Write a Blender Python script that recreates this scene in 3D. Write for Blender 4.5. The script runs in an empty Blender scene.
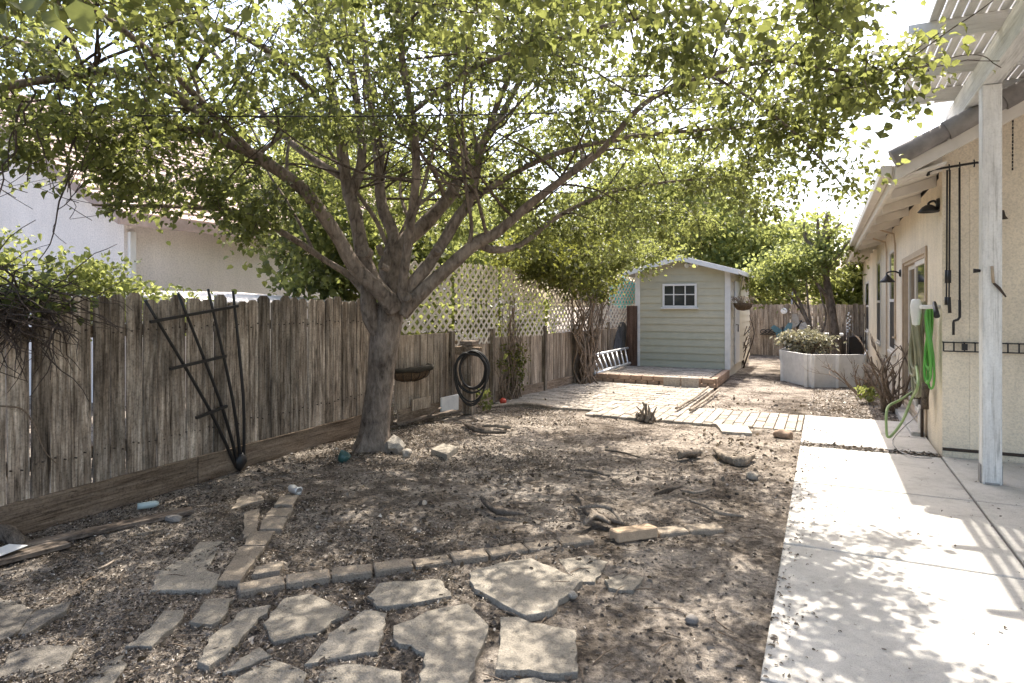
import bpy, bmesh, math, random
import numpy as np
from mathutils import Vector, noise, Matrix
random.seed(7)
R = math.radians
C = bpy.context.scene.collection
UP = Vector((0, 0, 1))

# ------------------------------------------------------------------ camera constants (used to read positions off the photograph)
H, F, YAW = 1.5, 640.0, R(26)
CY, SY = math.cos(YAW), math.sin(YAW)

def ray(px, py):
    r = (px - 512) / F
    return Vector((r * CY - SY, r * SY + CY, (304 - py) / F))
def P(px, py, d):
    return Vector((0, 0, H)) + ray(px, py) * d
def G(px, py, z=0.0):
    v = ray(px, py)
    return Vector((0, 0, H)) + v * ((z - H) / v.z)
def onX(px, py, X):
    v = ray(px, py)
    return Vector((0, 0, H)) + v * (X / v.x)
def onY(px, py, Y):
    v = ray(px, py)
    return Vector((0, 0, H)) + v * (Y / v.y)

# ------------------------------------------------------------------ helpers
def tag(o, label=None, cat=None, group=None, kind=None):
    if label: o['label'] = label
    if cat: o['category'] = cat
    if group: o['group'] = group
    if kind: o['kind'] = kind
    return o
def empty(name, loc):
    o = bpy.data.objects.new(name, None)
    C.objects.link(o); o.location = loc; o.empty_display_size = .1
    return o
def thing(name, loc, label, cat, group=None):
    return tag(empty(name, Vector(loc)), label, cat, group)
def world_loc(o):
    v = Vector(o.location)
    while o.parent:
        o = o.parent; v += Vector(o.location)
    return v

def smooth_path(pts, rad, sub=4):
    pts = [Vector(p) for p in pts]
    out, ro = [], []
    n = len(pts)
    for i in range(n - 1):
        p0, p1, p2, p3 = pts[max(i - 1, 0)], pts[i], pts[i + 1], pts[min(i + 2, n - 1)]
        for k in range(sub):
            t = k / sub
            out.append(.5 * ((2 * p1) + (p2 - p0) * t + (2 * p0 - 5 * p1 + 4 * p2 - p3) * t * t + (3 * p1 - p0 - 3 * p2 + p3) * t ** 3))
            ro.append(rad[i] * (1 - t) + rad[i + 1] * t)
    out.append(pts[-1]); ro.append(rad[-1])
    return out, ro

class MB:
    def __init__(s):
        s.v, s.f, s.t, s.sm = [], [], [], []
        s.tint = .5
    def add(s, vs, fs, smooth=False):
        b = len(s.v)
        s.v += [tuple(x) for x in vs]
        s.t += [s.tint] * len(vs)
        s.f += [tuple(b + i for i in f) for f in fs]
        s.sm += [smooth] * len(fs)
    def obox(s, c, ax, ay, az):
        """box from centre and three half-axis vectors"""
        c, ax, ay, az = Vector(c), Vector(ax), Vector(ay), Vector(az)
        vs = [c + i * ax + j * ay + k * az for k in (-1, 1) for j in (-1, 1) for i in (-1, 1)]
        fs = [(0, 2, 3, 1), (4, 5, 7, 6), (0, 1, 5, 4), (2, 6, 7, 3), (0, 4, 6, 2), (1, 3, 7, 5)]
        if ax.cross(ay).dot(az) < 0: fs = [f[::-1] for f in fs]
        s.add(vs, fs)
    def box(s, x0, x1, y0, y1, z0, z1):
        s.obox(((x0 + x1) / 2, (y0 + y1) / 2, (z0 + z1) / 2), ((x1 - x0) / 2, 0, 0), (0, (y1 - y0) / 2, 0), (0, 0, (z1 - z0) / 2))
    def bar(s, a, b, w, t, up=UP):
        """straight bar from a to b, w across, t along `up`"""
        a, b = Vector(a), Vector(b)
        d = b - a
        side = d.cross(Vector(up))
        if side.length < 1e-6: side = d.cross(Vector((1, 0, 0)))
        side.normalize()
        u = side.cross(d).normalized()
        s.obox((a + b) / 2, d / 2, side * w / 2, u * t / 2)
    def tube(s, pts, rad, n=8, sub=0, jit=0.0, seed=0, smooth=True):
        if not hasattr(rad, '__len__'): rad = [rad] * len(pts)
        if sub: pts, rad = smooth_path(pts, rad, sub)
        pts = [Vector(p) for p in pts]
        m = len(pts)
        ref = None
        vs = []
        for i, p in enumerate(pts):
            t = (pts[min(i + 1, m - 1)] - pts[max(i - 1, 0)])
            if t.length < 1e-9: t = Vector((0, 0, 1))
            t.normalize()
            if ref is None:
                ref = t.orthogonal().normalized()
            else:
                ref = ref - t * ref.dot(t)
                ref = ref.normalized() if ref.length > 1e-6 else t.orthogonal().normalized()
            bi = t.cross(ref)
            for k in range(n):
                a = 2 * math.pi * k / n
                r = rad[i]
                q = ref * math.cos(a) + bi * math.sin(a)
                if jit: r *= 1 + jit * noise.noise(Vector((p * 4 + q * .9)) + Vector((seed * 7.3, 0, 0))) + .5 * jit * noise.noise(p * 13 + q * 2)
                vs.append(p + q * r)
        fs = []
        for i in range(m - 1):
            for k in range(n):
                k2 = (k + 1) % n
                fs.append((i * n + k, i * n + k2, (i + 1) * n + k2, (i + 1) * n + k))
        s.add(vs, fs, smooth)
        b = len(s.v) - len(vs)
        s.f.append(tuple(b + k for k in range(n))[::-1]); s.sm.append(False)
        s.f.append(tuple(b + (m - 1) * n + k for k in range(n))); s.sm.append(False)
    def prism(s, poly, vec):
        """extrude a flat polygon (3D points) by vec"""
        poly = [Vector(p) for p in poly]; vec = Vector(vec)
        n = len(poly)
        nr = Vector((0, 0, 0))
        for i in range(n): nr += (poly[i] - poly[0]).cross(poly[(i + 1) % n] - poly[0])
        if nr.dot(vec) < 0: poly = poly[::-1]
        vs = poly + [p + vec for p in poly]
        fs = [tuple(range(n))[::-1], tuple(range(n, 2 * n))]
        for i in range(n):
            j = (i + 1) % n
            fs.append((i, j, n + j, n + i))
        s.add(vs, fs)
    def lathe(s, c, prof, n=20, axis=UP, smooth=True):
        """profile list of (radius, height) about axis through c"""
        c = Vector(c); ax = Vector(axis).normalized()
        u = ax.orthogonal().normalized(); w = ax.cross(u)
        vs = []
        for r, h in prof:
            for k in range(n):
                a = 2 * math.pi * k / n
                vs.append(c + ax * h + (u * math.cos(a) + w * math.sin(a)) * max(r, 1e-4))
        fs = []
        for i in range(len(prof) - 1):
            for k in range(n):
                k2 = (k + 1) % n
                fs.append((i * n + k, i * n + k2, (i + 1) * n + k2, (i + 1) * n + k))
        s.add(vs, fs, smooth)
    def blob(s, c, r, seed=0, sub=2, amp=.35, freq=1.3, flat=False):
        bm = bmesh.new()
        bmesh.ops.create_icosphere(bm, subdivisions=sub, radius=1)
        c = Vector(c); r = Vector(r) if hasattr(r, '__len__') else Vector((r, r, r))
        vs = []
        for v in bm.verts:
            k = 1 + amp * noise.noise(v.co * freq + Vector((seed * 3.7, seed * 1.3, 0))) + amp * .4 * noise.noise(v.co * freq * 3 + Vector((seed, 0, 9)))
            q = v.co * k
            vs.append(c + Vector((q.x * r.x, q.y * r.y, q.z * r.z)))
        bm.verts.index_update()
        fs = [tuple(v.index for v in f.verts) for f in bm.faces]
        bm.free()
        s.add(vs, fs, not flat)
    def build(s, name, mat, parent=None, origin=None, bevel=0.0):
        v = np.array(s.v, dtype=np.float64).reshape(-1, 3)
        if origin is None:
            if parent is not None: origin = world_loc(parent)
            else:
                lo, hi = v.min(0), v.max(0)
                origin = Vector(((lo[0] + hi[0]) / 2, (lo[1] + hi[1]) / 2, lo[2]))
        v = v - np.array(origin)
        me = bpy.data.meshes.new(name)
        me.from_pydata(v.tolist(), [], s.f)
        at = me.attributes.new('tint', 'FLOAT', 'POINT')
        at.data.foreach_set('value', np.array(s.t, dtype=np.float32))
        me.polygons.foreach_set('use_smooth', s.sm)
        if bevel:
            bm = bmesh.new(); bm.from_mesh(me)
            ed = [e for e in bm.edges if len(e.link_faces) == 2 and e.calc_face_angle(0) > .5]
            bmesh.ops.bevel(bm, geom=ed, offset=bevel, segments=1, affect='EDGES', clamp_overlap=True)
            bm.to_mesh(me); bm.free()
        me.materials.append(mat)
        me.update()
        o = bpy.data.objects.new(name, me)
        C.objects.link(o)
        if parent is not None: o.parent = parent
        else: o.location = origin
        return o

def leaves(name, pos, dirs, nrm, size, tint, mat, parent=None, wide=.38, fold=.18, kind=None):
    """many small folded leaves as one mesh. arrays: pos, dirs (towards tip), nrm, size, tint"""
    pos = np.asarray(pos, float); dirs = np.asarray(dirs, float); nrm = np.asarray(nrm, float)
    size = np.asarray(size, float)[:, None]
    dirs = dirs / np.linalg.norm(dirs, axis=1)[:, None]
    side = np.cross(dirs, nrm); side /= (np.linalg.norm(side, axis=1)[:, None] + 1e-9)
    n2 = np.cross(side, dirs)
    tmpl = [(0, 0, 0), (-wide, .22, fold), (-wide * .85, .62, fold), (0, 1, -.12), (wide * .85, .62, fold), (wide, .22, fold), (0, .45, 0)]
    N = len(pos)
    lr = np.random.default_rng(N)      # every leaf curls and folds its own way
    fk, ck_ = lr.uniform(-.3, 2.6, (N, 1)), lr.uniform(-1.5, 4.0, (N, 1)); wk = lr.uniform(.75, 1.15, (N, 1))
    V = np.stack([pos + size * (a * wk * side + b * dirs + (c * (fk if c > 0 else ck_)) * n2) for a, b, c in tmpl], 1)
    org = np.array(world_loc(parent)) if parent is not None else np.array([pos[:, 0].mean(), pos[:, 1].mean(), pos[:, 2].min()])
    V = (V - org).reshape(-1, 3)
    base = (np.arange(N) * 7)[:, None]
    Fc = np.concatenate([base + np.array([[0, 6, 2, 1]]), base + np.array([[6, 3, 2, 2]]), ], 0)
    quads = np.concatenate([base + np.array([[0, 6, 2, 1]]), base + np.array([[0, 5, 4, 6]])], 0)
    tris = np.concatenate([base + np.array([[6, 3, 2]]), base + np.array([[6, 4, 3]])], 0)
    me = bpy.data.meshes.new(name)
    me.vertices.add(len(V)); me.vertices.foreach_set('co', V.astype(np.float32).ravel())
    nl = quads.size + tris.size
    me.loops.add(nl); me.loops.foreach_set('vertex_index', np.concatenate([quads.ravel(), tris.ravel()]).astype(np.int32))
    npoly = len(quads) + len(tris)
    me.polygons.add(npoly)
    st = np.concatenate([np.arange(len(quads)) * 4, quads.size + np.arange(len(tris)) * 3])
    me.polygons.foreach_set('loop_start', st.astype(np.int32))
    me.update(calc_edges=True)
    at = me.attributes.new('tint', 'FLOAT', 'POINT')
    at.data.foreach_set('value', np.repeat(np.asarray(tint, np.float32), 7))
    me.materials.append(mat)
    me.validate()
    o = bpy.data.objects.new(name, me); C.objects.link(o)
    if parent is not None: o.parent = parent
    else: o.location = Vector(org)
    if kind: o['kind'] = kind
    return o

# ------------------------------------------------------------------ materials
class NT:
    def __init__(s, name):
        s.m = bpy.data.materials.new(name); s.m.use_nodes = True
        s.t = s.m.node_tree; s.n = s.t.nodes; s.l = s.t.links
        s.n.clear()
        s.out = s.n.new('ShaderNodeOutputMaterial')
    def node(s, typ, **kw):
        x = s.n.new('ShaderNode' + typ)
        for k, v in kw.items():
            if k in x.inputs: x.inputs[k].default_value = v
            else: setattr(x, k, v)
        return x
    def link(s, a, b): s.l.new(a, b)
    def coord(s, scale=(1, 1, 1), rot=(0, 0, 0)):
        tc = s.node('TexCoord'); mp = s.node('Mapping')
        mp.inputs['Scale'].default_value = scale; mp.inputs['Rotation'].default_value = rot
        s.link(tc.outputs['Object'], mp.inputs['Vector'])
        return mp.outputs['Vector']
    def noise(s, vec, scale, detail=6, rough=.6, dist=0.0, w=None):
        x = s.node('TexNoise')
        if w is not None: x.noise_dimensions = '4D'
        x.inputs['Scale'].default_value = scale; x.inputs['Detail'].default_value = detail
        x.inputs['Roughness'].default_value = rough; x.inputs['Distortion'].default_value = dist
        s.link(vec, x.inputs['Vector'])
        if w is not None: s.link(w, x.inputs['W'])
        return x.outputs['Fac']
    def ramp(s, fac, stops):
        x = s.node('ValToRGB')
        e = x.color_ramp.elements
        while len(e) < len(stops): e.new(.5)
        for el, (p, c) in zip(e, stops):
            el.position = p
            el.color = (c[0], c[1], c[2], 1) if hasattr(c, '__len__') else (c, c, c, 1)
        s.link(fac, x.inputs['Fac'])
        return x.outputs['Color']
    def mix(s, fac, a, b, mode='MIX'):
        x = s.node('Mix', data_type='RGBA', blend_type=mode)
        for sock, v in ((x.inputs[0], fac), (x.inputs[6], a), (x.inputs[7], b)):
            if hasattr(v, 'is_linked'): s.link(v, sock)
            elif hasattr(v, '__len__'): sock.default_value = (*v[:3], 1)
            else: sock.default_value = v
        return x.outputs[2]
    def math(s, op, a, b=0.0):
        x = s.node('Math', operation=op)
        for sock, v in ((x.inputs[0], a), (x.inputs[1], b)):
            if hasattr(v, 'is_linked'): s.link(v, sock)
            else: sock.default_value = v
        return x.outputs[0]
    def tint(s):
        return s.node('Attribute', attribute_name='tint').outputs['Fac']
    def bump(s, h, strength=.4, dist=.02):
        x = s.node('Bump'); x.inputs['Strength'].default_value = strength; x.inputs['Distance'].default_value = dist
        s.link(h, x.inputs['Height'])
        return x.outputs['Normal']
    def surf(s, col, rough=.8, normal=None, metal=0.0, spec=.3):
        b = s.node('BsdfPrincipled')
        if hasattr(col, 'is_linked'): s.link(col, b.inputs['Base Color'])
        else: b.inputs['Base Color'].default_value = (*col, 1)
        if hasattr(rough, 'is_linked'): s.link(rough, b.inputs['Roughness'])
        else: b.inputs['Roughness'].default_value = rough
        b.inputs['Metallic'].default_value = metal
        b.inputs['Specular IOR Level'].default_value = spec
        if normal is not None: s.link(normal, b.inputs['Normal'])
        s.link(b.outputs[0], s.out.inputs['Surface'])
        s.b = b
        return s.m

def m_plain(name, col, rough=.6, var=.25, scale=14, bump=.15, metal=0.0, spec=.3):
    """one colour with uneven wear"""
    t = NT(name); v = t.coord()
    n = t.noise(v, scale, 6)
    n2 = t.noise(v, scale * .18, 3)
    f = t.math('ADD', t.math('MULTIPLY', n, .6), t.math('MULTIPLY', n2, .4))
    lo = tuple(c * (1 - var) for c in col); hi = tuple(min(1, c * (1 + var)) for c in col)
    tc = t.ramp(f, [(.3, lo), (.7, hi)])
    ti = t.tint()
    tc = t.mix(1.0, tc, t.ramp(ti, [(0, .75), (1, 1.25)]), 'MULTIPLY')
    return t.surf(tc, rough, t.bump(n, bump, .01), metal, spec)

def m_wood(name, dark, mid, pale, axis='Z', knots=True, worn=.5, fine=1.0, age=1.0):
    """weathered timber, grain along axis; tint shifts each board"""
    t = NT(name)
    sc = {'Z': (1, 1, .045), 'Y': (1, .045, 1), 'X': (.045, 1, 1)}[axis]
    v = t.coord(sc); v2 = t.coord({'Z': (1, 1, .25), 'Y': (1, .25, 1), 'X': (.25, 1, 1)}[axis]); v3 = t.coord()
    ti = t.tint(); w = t.math('MULTIPLY', ti, 37)
    g1 = t.noise(v, 26 * fine, 8, .65, .6, w)
    g2 = t.noise(v, 90 * fine, 4, .6, .2, w)
    st = t.noise(v2, 5, 5, .6, 1.2, w)
    f = t.math('ADD', t.math('MULTIPLY', g1, .62), t.math('MULTIPLY', g2, .38))
    col = t.ramp(f, [(.36, dark), (.47, mid), (.62, pale)])
    st2 = t.noise(v2, 17, 6, .7, 1.0, w)
    stain = t.mix(1.0, t.ramp(st, [(.38, .28), (.58, 1.05)]), t.ramp(st2, [(.34, .5), (.55, 1.08)]), 'MULTIPLY')
    col = t.mix(worn, col, stain, 'MULTIPLY')
    col = t.mix(1.0, col, t.ramp(ti, [(0, .5), (1, 1.42)]), 'MULTIPLY')
    ck = t.noise(t.coord({'Z': (1, 1, .10), 'Y': (1, .10, 1), 'X': (.10, 1, 1)}[axis]), 48 * fine, 5, .75, .5, w)
    col = t.mix(.8 * age, col, t.ramp(ck, [(.33, .16), (.40, 1.0)]), 'MULTIPLY')
    pit = t.noise(v3, 55, 5, .75)
    col = t.mix(.55 * age, col, t.ramp(pit, [(.36, .35), (.48, 1.0), (.66, 1.3)]), 'MULTIPLY')
    if knots:
        vo = t.node('TexVoronoi', feature='F1'); vo.inputs['Scale'].default_value = 3.2
        vm = t.coord({'Z': (1, 1, .5), 'Y': (1, .5, 1), 'X': (.5, 1, 1)}[axis])
        t.link(vm, vo.inputs['Vector'])
        k = t.ramp(vo.outputs['Distance'], [(.03, .25), (.085, 1.0)])
        col = t.mix(.85, col, k, 'MULTIPLY')
    return t.surf(col, .88, t.bump(f, .7, .012), spec=.15)

def m_leaf(name, stops, trans=.45, tcol=(.20, .27, .03), gloss=.35):
    t = NT(name)
    ti = t.tint()
    c = t.ramp(ti, stops)
    v = t.coord()
    n = t.noise(v, 30, 3)
    c = t.mix(1.0, c, t.ramp(n, [(.3, .8), (.7, 1.15)]), 'MULTIPLY')
    b = t.node('BsdfPrincipled'); t.link(c, b.inputs['Base Color'])
    b.inputs['Roughness'].default_value = .45; b.inputs['Specular IOR Level'].default_value = gloss
    tr = t.node('BsdfTranslucent')
    tc = t.mix(1.0, t.ramp(ti, [(0, tuple(x * .7 for x in tcol)), (1, tuple(min(1, x * 1.35) for x in tcol))]), t.ramp(n, [(.3, .85), (.7, 1.1)]), 'MULTIPLY')
    t.link(tc, tr.inputs['Color'])
    mx = t.node('MixShader'); mx.inputs[0].default_value = trans
    t.link(b.outputs[0], mx.inputs[1]); t.link(tr.outputs[0], mx.inputs[2])
    t.link(mx.outputs[0], t.out.inputs['Surface'])
    return t.m

def m_bark(name, a, b, scale=1.0):
    t = NT(name)
    v = t.coord((1, 1, .35)); v0 = t.coord()
    n1 = t.noise(v, 22 * scale, 8, .65, .8); n2 = t.noise(v0, 5 * scale, 4); n3 = t.noise(v0, 70 * scale, 3)
    f = t.math('ADD', t.math('MULTIPLY', n1, .6), t.math('MULTIPLY', n2, .4))
    col = t.ramp(f, [(.36, a), (.62, b)])
    h = t.math('ADD', n1, t.math('MULTIPLY', n3, .4))
    return t.surf(col, .9, t.bump(h, .8, .025), spec=.15)

def m_stucco(name, col, var=.12, scale=70, bump=.55):
    t = NT(name); v = t.coord()
    n = t.noise(v, scale, 4, .55); n2 = t.noise(v, 1.1, 5, .6); n3 = t.noise(t.coord((1, 1, .12)), 6, 5, .6)
    f = t.math('ADD', t.math('MULTIPLY', n2, .6), t.math('MULTIPLY', n3, .4))
    c = t.ramp(f, [(.3, tuple(x * (1 - var * 1.5) for x in col)), (.65, tuple(min(1, x * (1 + var)) for x in col))])
    c = t.mix(1, c, t.ramp(n, [(.3, .82), (.6, 1.05)]), 'MULTIPLY')
    return t.surf(c, .92, t.bump(n, bump, .012), spec=.1)

def m_concrete(name, col, speck=.8):
    t = NT(name); v = t.coord()
    n1 = t.noise(v, 1.3, 7, .62, .4); n2 = t.noise(v, 14, 6, .65); n3 = t.noise(v, 160, 3, .6)
    f = t.math('ADD', t.math('MULTIPLY', n1, .6), t.math('MULTIPLY', n2, .4))
    c = t.ramp(f, [(.3, tuple(x * .72 for x in col)), (.5, col), (.72, tuple(min(1, x * 1.18) for x in col))])
    c = t.mix(speck, c, t.ramp(n3, [(.3, .72), (.55, 1.06)]), 'MULTIPLY')
    n4 = t.noise(v, 38, 4, .7, .6)
    c = t.mix(.55, c, t.ramp(n4, [(.30, .35), (.38, 1.0)]), 'MULTIPLY')
    n5 = t.noise(v, 2.2, 6, .7, 1.2)
    c = t.mix(.6, c, t.ramp(n5, [(.32, .62), (.46, 1.0)]), 'MULTIPLY')
    c = t.mix(1.0, c, t.ramp(t.tint(), [(0, .78), (1, 1.22)]), 'MULTIPLY')
    return t.surf(c, .9, t.bump(t.math('ADD', n3, t.math('MULTIPLY', n2, 1.4)), .35, .008), spec=.2)

def m_stone(name, col):
    t = NT(name); v = t.coord()
    n1 = t.noise(v, 2.6, 8, .68, .6); n2 = t.noise(v, 24, 8, .7, .3); n3 = t.noise(v, 120, 4, .65)
    f = t.math('ADD', t.math('MULTIPLY', n1, .55), t.math('MULTIPLY', n2, .45))
    c = t.ramp(f, [(.34, tuple(x * .50 for x in col)), (.46, tuple(x * .85 for x in col)), (.55, col), (.68, tuple(min(1, x * 1.35) for x in col))])
    c = t.mix(.75, c, t.ramp(n3, [(.33, .60), (.55, 1.08)]), 'MULTIPLY')
    n4 = t.noise(v, 46, 3, .7, .8)
    c = t.mix(.8, c, t.ramp(n4, [(.31, .35), (.37, 1.0)]), 'MULTIPLY')
    c = t.mix(1.0, c, t.ramp(t.tint(), [(0, .62), (1, 1.38)]), 'MULTIPLY')
    return t.surf(c, .92, t.bump(t.math('ADD', n3, t.math('MULTIPLY', n2, 1.6)), .7, .012), spec=.12)

def m_dirt(name):
    t = NT(name); v = t.coord()
    n1 = t.noise(v, .55, 6, .6, .5); n2 = t.noise(v, 3.5, 8, .68, .3); n3 = t.noise(v, 34, 6, .7); n4 = t.noise(v, 150, 3, .7)
    f = t.math('ADD', t.math('MULTIPLY', n1, .45), t.math('MULTIPLY', n2, .55))
    c = t.ramp(f, [(.38, (.072, .059, .048)), (.46, (.18, .150, .122)), (.56, (.40, .345, .288))])
    c = t.mix(.9, c, t.ramp(n3, [(.34, .35), (.5, .95), (.64, 1.3)]), 'MULTIPLY')
    c = t.mix(.7, c, t.ramp(n4, [(.34, .5), (.6, 1.15)]), 'MULTIPLY')
    # the drier, paler strip beyond the lawn bed
    h = t.math('ADD', t.math('MULTIPLY', n3, 1.0), t.math('MULTIPLY', n4, .5))
    return t.surf(c, .97, t.bump(h, 1.0, .03), spec=.05)

def m_glass(name, col=(.03, .035, .035)):
    t = NT(name); v = t.coord()
    n = t.noise(v, 2.5, 2)
    return t.surf(col, .06, t.bump(n, .05, .01), spec=.9)

M = {}
M['dirt'] = m_dirt('dirt')
M['concrete'] = m_concrete('concrete', (.47, .447, .41))
M['paver'] = m_stone('paver', (.38, .335, .28))
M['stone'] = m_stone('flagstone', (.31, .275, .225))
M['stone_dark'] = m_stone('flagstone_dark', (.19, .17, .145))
M['edging'] = m_stone('edging_brick', (.32, .265, .205))
M['brick_tan'] = m_concrete('tan_brick', (.42, .31, .21))
M['red_brick'] = m_concrete('red_brick', (.33, .235, .17))
M['fence'] = m_wood('fence_wood', (.060, .044, .032), (.30, .235, .175), (.62, .53, .425), 'Z', True, .8)
M['fence_pale'] = m_wood('fence_wood_pale', (.10, .072, .05), (.29, .225, .165), (.50, .42, .33), 'Z', True, .5)
M['fence_h'] = m_wood('fence_board_flat', (.085, .058, .04), (.20, .145, .10), (.34, .26, .19), 'Y', True, .4)
M['old_board'] = m_wood('old_board', (.07, .052, .04), (.16, .125, .098), (.28, .23, .185), 'Y', False, .5)
M['drift'] = m_bark('driftwood', (.10, .08, .064), (.40, .335, .265), 2.2)
M['barkchip'] = m_bark('dark_bark', (.045, .036, .029), (.22, .18, .145), 2.2)
M['post'] = m_wood('painted_post', (.45, .43, .39), (.76, .74, .70), (.84, .825, .79), 'Z', False, .22, 1, .3)
M['white_wood'] = m_wood('white_painted_timber', (.55, .53, .49), (.78, .76, .72), (.85, .84, .80), 'X', False, .22, 1, .12)
M['white_beam'] = m_wood('white_painted_beam', (.55, .53, .49), (.78, .76, .72), (.85, .84, .80), 'Y', False, .22, 1, .12)
M['lattice'] = m_plain('lattice_paint', (.55, .49, .41), .7, .22, 20)
M['bark'] = m_bark('tree_bark', (.065, .049, .038), (.31, .25, .20))
M['bark_dark'] = m_bark('dark_bark_limb', (.05, .04, .032), (.15, .12, .10), 1.6)
M['twig'] = m_bark('twig_bark', (.045, .034, .027), (.15, .115, .09), 2)
M['vine_dry'] = m_bark('dry_vine', (.12, .085, .06), (.34, .26, .19), 3)
M['vine_dark'] = m_bark('dark_vine', (.035, .028, .024), (.13, .10, .082), 3)
M['leaf'] = m_leaf('leaf_green', [(0, (.032, .048, .018)), (.5, (.060, .077, .028)), (1, (.135, .14, .05))], .5, (.30, .325, .09))
M['leaf_shrub'] = m_leaf('leaf_bright', [(0, (.07, .10, .03)), (.5, (.14, .17, .05)), (1, (.24, .25, .085))], .5, (.40, .43, .13))
M['leaf_back'] = m_leaf('leaf_far', [(0, (.06, .085, .035)), (.5, (.10, .135, .05)), (1, (.17, .19, .08))], .5, (.32, .38, .13))
M['leaf_olive'] = m_leaf('leaf_olive', [(0, (.05, .058, .02)), (.5, (.09, .10, .03)), (1, (.19, .17, .06))], .45, (.26, .27, .05))
M['leaf_pale'] = m_leaf('leaf_pale', [(0, (.20, .18, .12)), (.5, (.34, .31, .22)), (1, (.50, .46, .36))], .25, (.40, .38, .22))
M['litter'] = m_leaf('litter', [(0, (.035, .028, .023)), (.35, (.095, .076, .061)), (.65, (.20, .167, .135)), (.88, (.40, .345, .285)), (1, (.58, .52, .44))], .12, (.20, .15, .08), .2)
M['stucco'] = m_stucco('house_stucco', (.76, .66, .515))
M['stucco_white'] = m_stucco('neighbour_stucco', (.76, .70, .65), .08, 40, .3)
M['trim'] = m_plain('trim_paint', (.66, .61, .54), .6, .12, 8)
M['trim_tan'] = m_plain('door_frame_paint', (.46, .36, .26), .6, .2, 10)
M['tile'] = m_plain('roof_tile_grey', (.23, .21, .195), .85, .35, 10, .4)
M['tile_brown'] = m_plain('roof_tile_brown', (.36, .275, .235), .85, .3, 9, .4)
M['siding_beige'] = m_plain('siding_beige', (.46, .44, .335), .65, .10, 6)
M['siding_green'] = m_plain('siding_green', (.405, .405, .315), .65, .10, 6)
M['siding_cream'] = m_plain('siding_cream', (.66, .61, .50), .65, .1, 6)
M['shed_white'] = m_plain('shed_trim_white', (.68, .67, .64), .6, .12, 10)
M['shed_roof'] = m_plain('shed_roof_felt', (.36, .36, .36), .9, .2, 40)
M['glass'] = m_glass('window_glass')
M['screen'] = m_plain('insect_screen', (.035, .033, .032), .5, .2, 40)
M['black_metal'] = m_plain('black_metal', (.018, .016, .015), .45, .3, 20, .2, 0.0, .4)
M['rust_metal'] = m_plain('rusty_metal', (.055, .040, .032), .7, .4, 24, .3)
M['aluminium'] = m_plain('aluminium', (.66, .66, .65), .38, .1, 14, .1, .55)
M['grey_metal'] = m_plain('grey_metal', (.30, .29, .28), .45, .2, 14, .1, .4)
M['white_plastic'] = m_plain('white_plastic', (.74, .73, .70), .4, .08, 10, .05)
M['hose_olive'] = m_plain('olive_hose', (.25, .245, .165), .5, .18, 12)
M['hose_pale'] = m_plain('pale_green_hose', (.25, .33, .14), .45, .12, 12)
M['hose_green'] = m_plain('green_hose', (.11, .38, .06), .35, .1, 12, .05, 0, .5)
M['hose_black'] = m_plain('black_hose', (.028, .026, .024), .5, .3, 16)
M['teal_cloth'] = m_plain('teal_canvas', (.03, .42, .40), .7, .12, 6)
M['teal_dark'] = m_plain('teal_plastic', (.035, .095, .085), .35, .15, 14, .1, 0, .5)
M['teal_pale'] = m_plain('pale_teal_plastic', (.40, .47, .45), .35, .12, 14, .1, 0, .5)
M['rock'] = m_stone('pale_rock', (.40, .355, .30))
M['rock_dark'] = m_concrete('grey_rock', (.22, .20, .18))
M['red_plastic'] = m_plain('red_plastic', (.45, .06, .035), .4, .15, 12)
M['paper'] = m_plain('paper', (.78, .77, .74), .8, .06, 12)
M['coir'] = m_bark('coir', (.06, .042, .028), (.19, .135, .085), 5)
M['soil_dark'] = m_plain('potting_soil', (.035, .030, .022), .95, .4, 40, .6)
M['planter'] = m_plain('planter_panel', (.68, .66, .62), .75, .18, 9)
M['dark_box'] = m_plain('dark_bin', (.030, .026, .024), .7, .3, 10)
M['grey_board'] = m_wood('grey_board', (.07, .07, .07), (.13, .13, .13), (.20, .20, .20), 'Z', False, .3)
M['brown_post'] = m_wood('brown_post', (.04, .024, .017), (.10, .062, .045), (.16, .105, .08), 'Z', False, .4)
M['butterfly_blue'] = m_plain('butterfly_blue', (.10, .20, .24), .5, .4, 30)
M['lamp_glass'] = m_plain('lamp_glass', (.62, .60, .55), .25, .1, 10, .05)
M['cable'] = m_plain('cable', (.02, .019, .018), .6, .2, 10)

# ------------------------------------------------------------------ world, sun, camera
SUN_EL, SUN_AZ = R(60), R(-3)          # from +Y (up the garden), a touch to the fence side
sun_dir = Vector((math.sin(SUN_AZ) * math.cos(SUN_EL), math.cos(SUN_AZ) * math.cos(SUN_EL), math.sin(SUN_EL)))
w = bpy.data.worlds.new('World'); bpy.context.scene.world = w; w.use_nodes = True
wn = w.node_tree.nodes; wl = w.node_tree.links
bg = wn['Background']
sky = wn.new('ShaderNodeTexSky'); sky.sky_type = 'NISHITA'; sky.sun_disc = False
sky.sun_elevation = SUN_EL; sky.sun_rotation = SUN_AZ
sky.air_density = 1.0; sky.dust_density = 4.0; sky.ozone_density = .6
wl.new(sky.outputs[0], bg.inputs[0]); bg.inputs[1].default_value = .15
sl = bpy.data.lights.new('Sun', 'SUN'); sl.energy = 3.0; sl.angle = R(.53); sl.color = (1, .95, .87)
so = bpy.data.objects.new('Sun', sl); C.objects.link(so)
so.rotation_euler = (-sun_dir).to_track_quat('-Z', 'Y').to_euler(); so.location = sun_dir * 60

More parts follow.
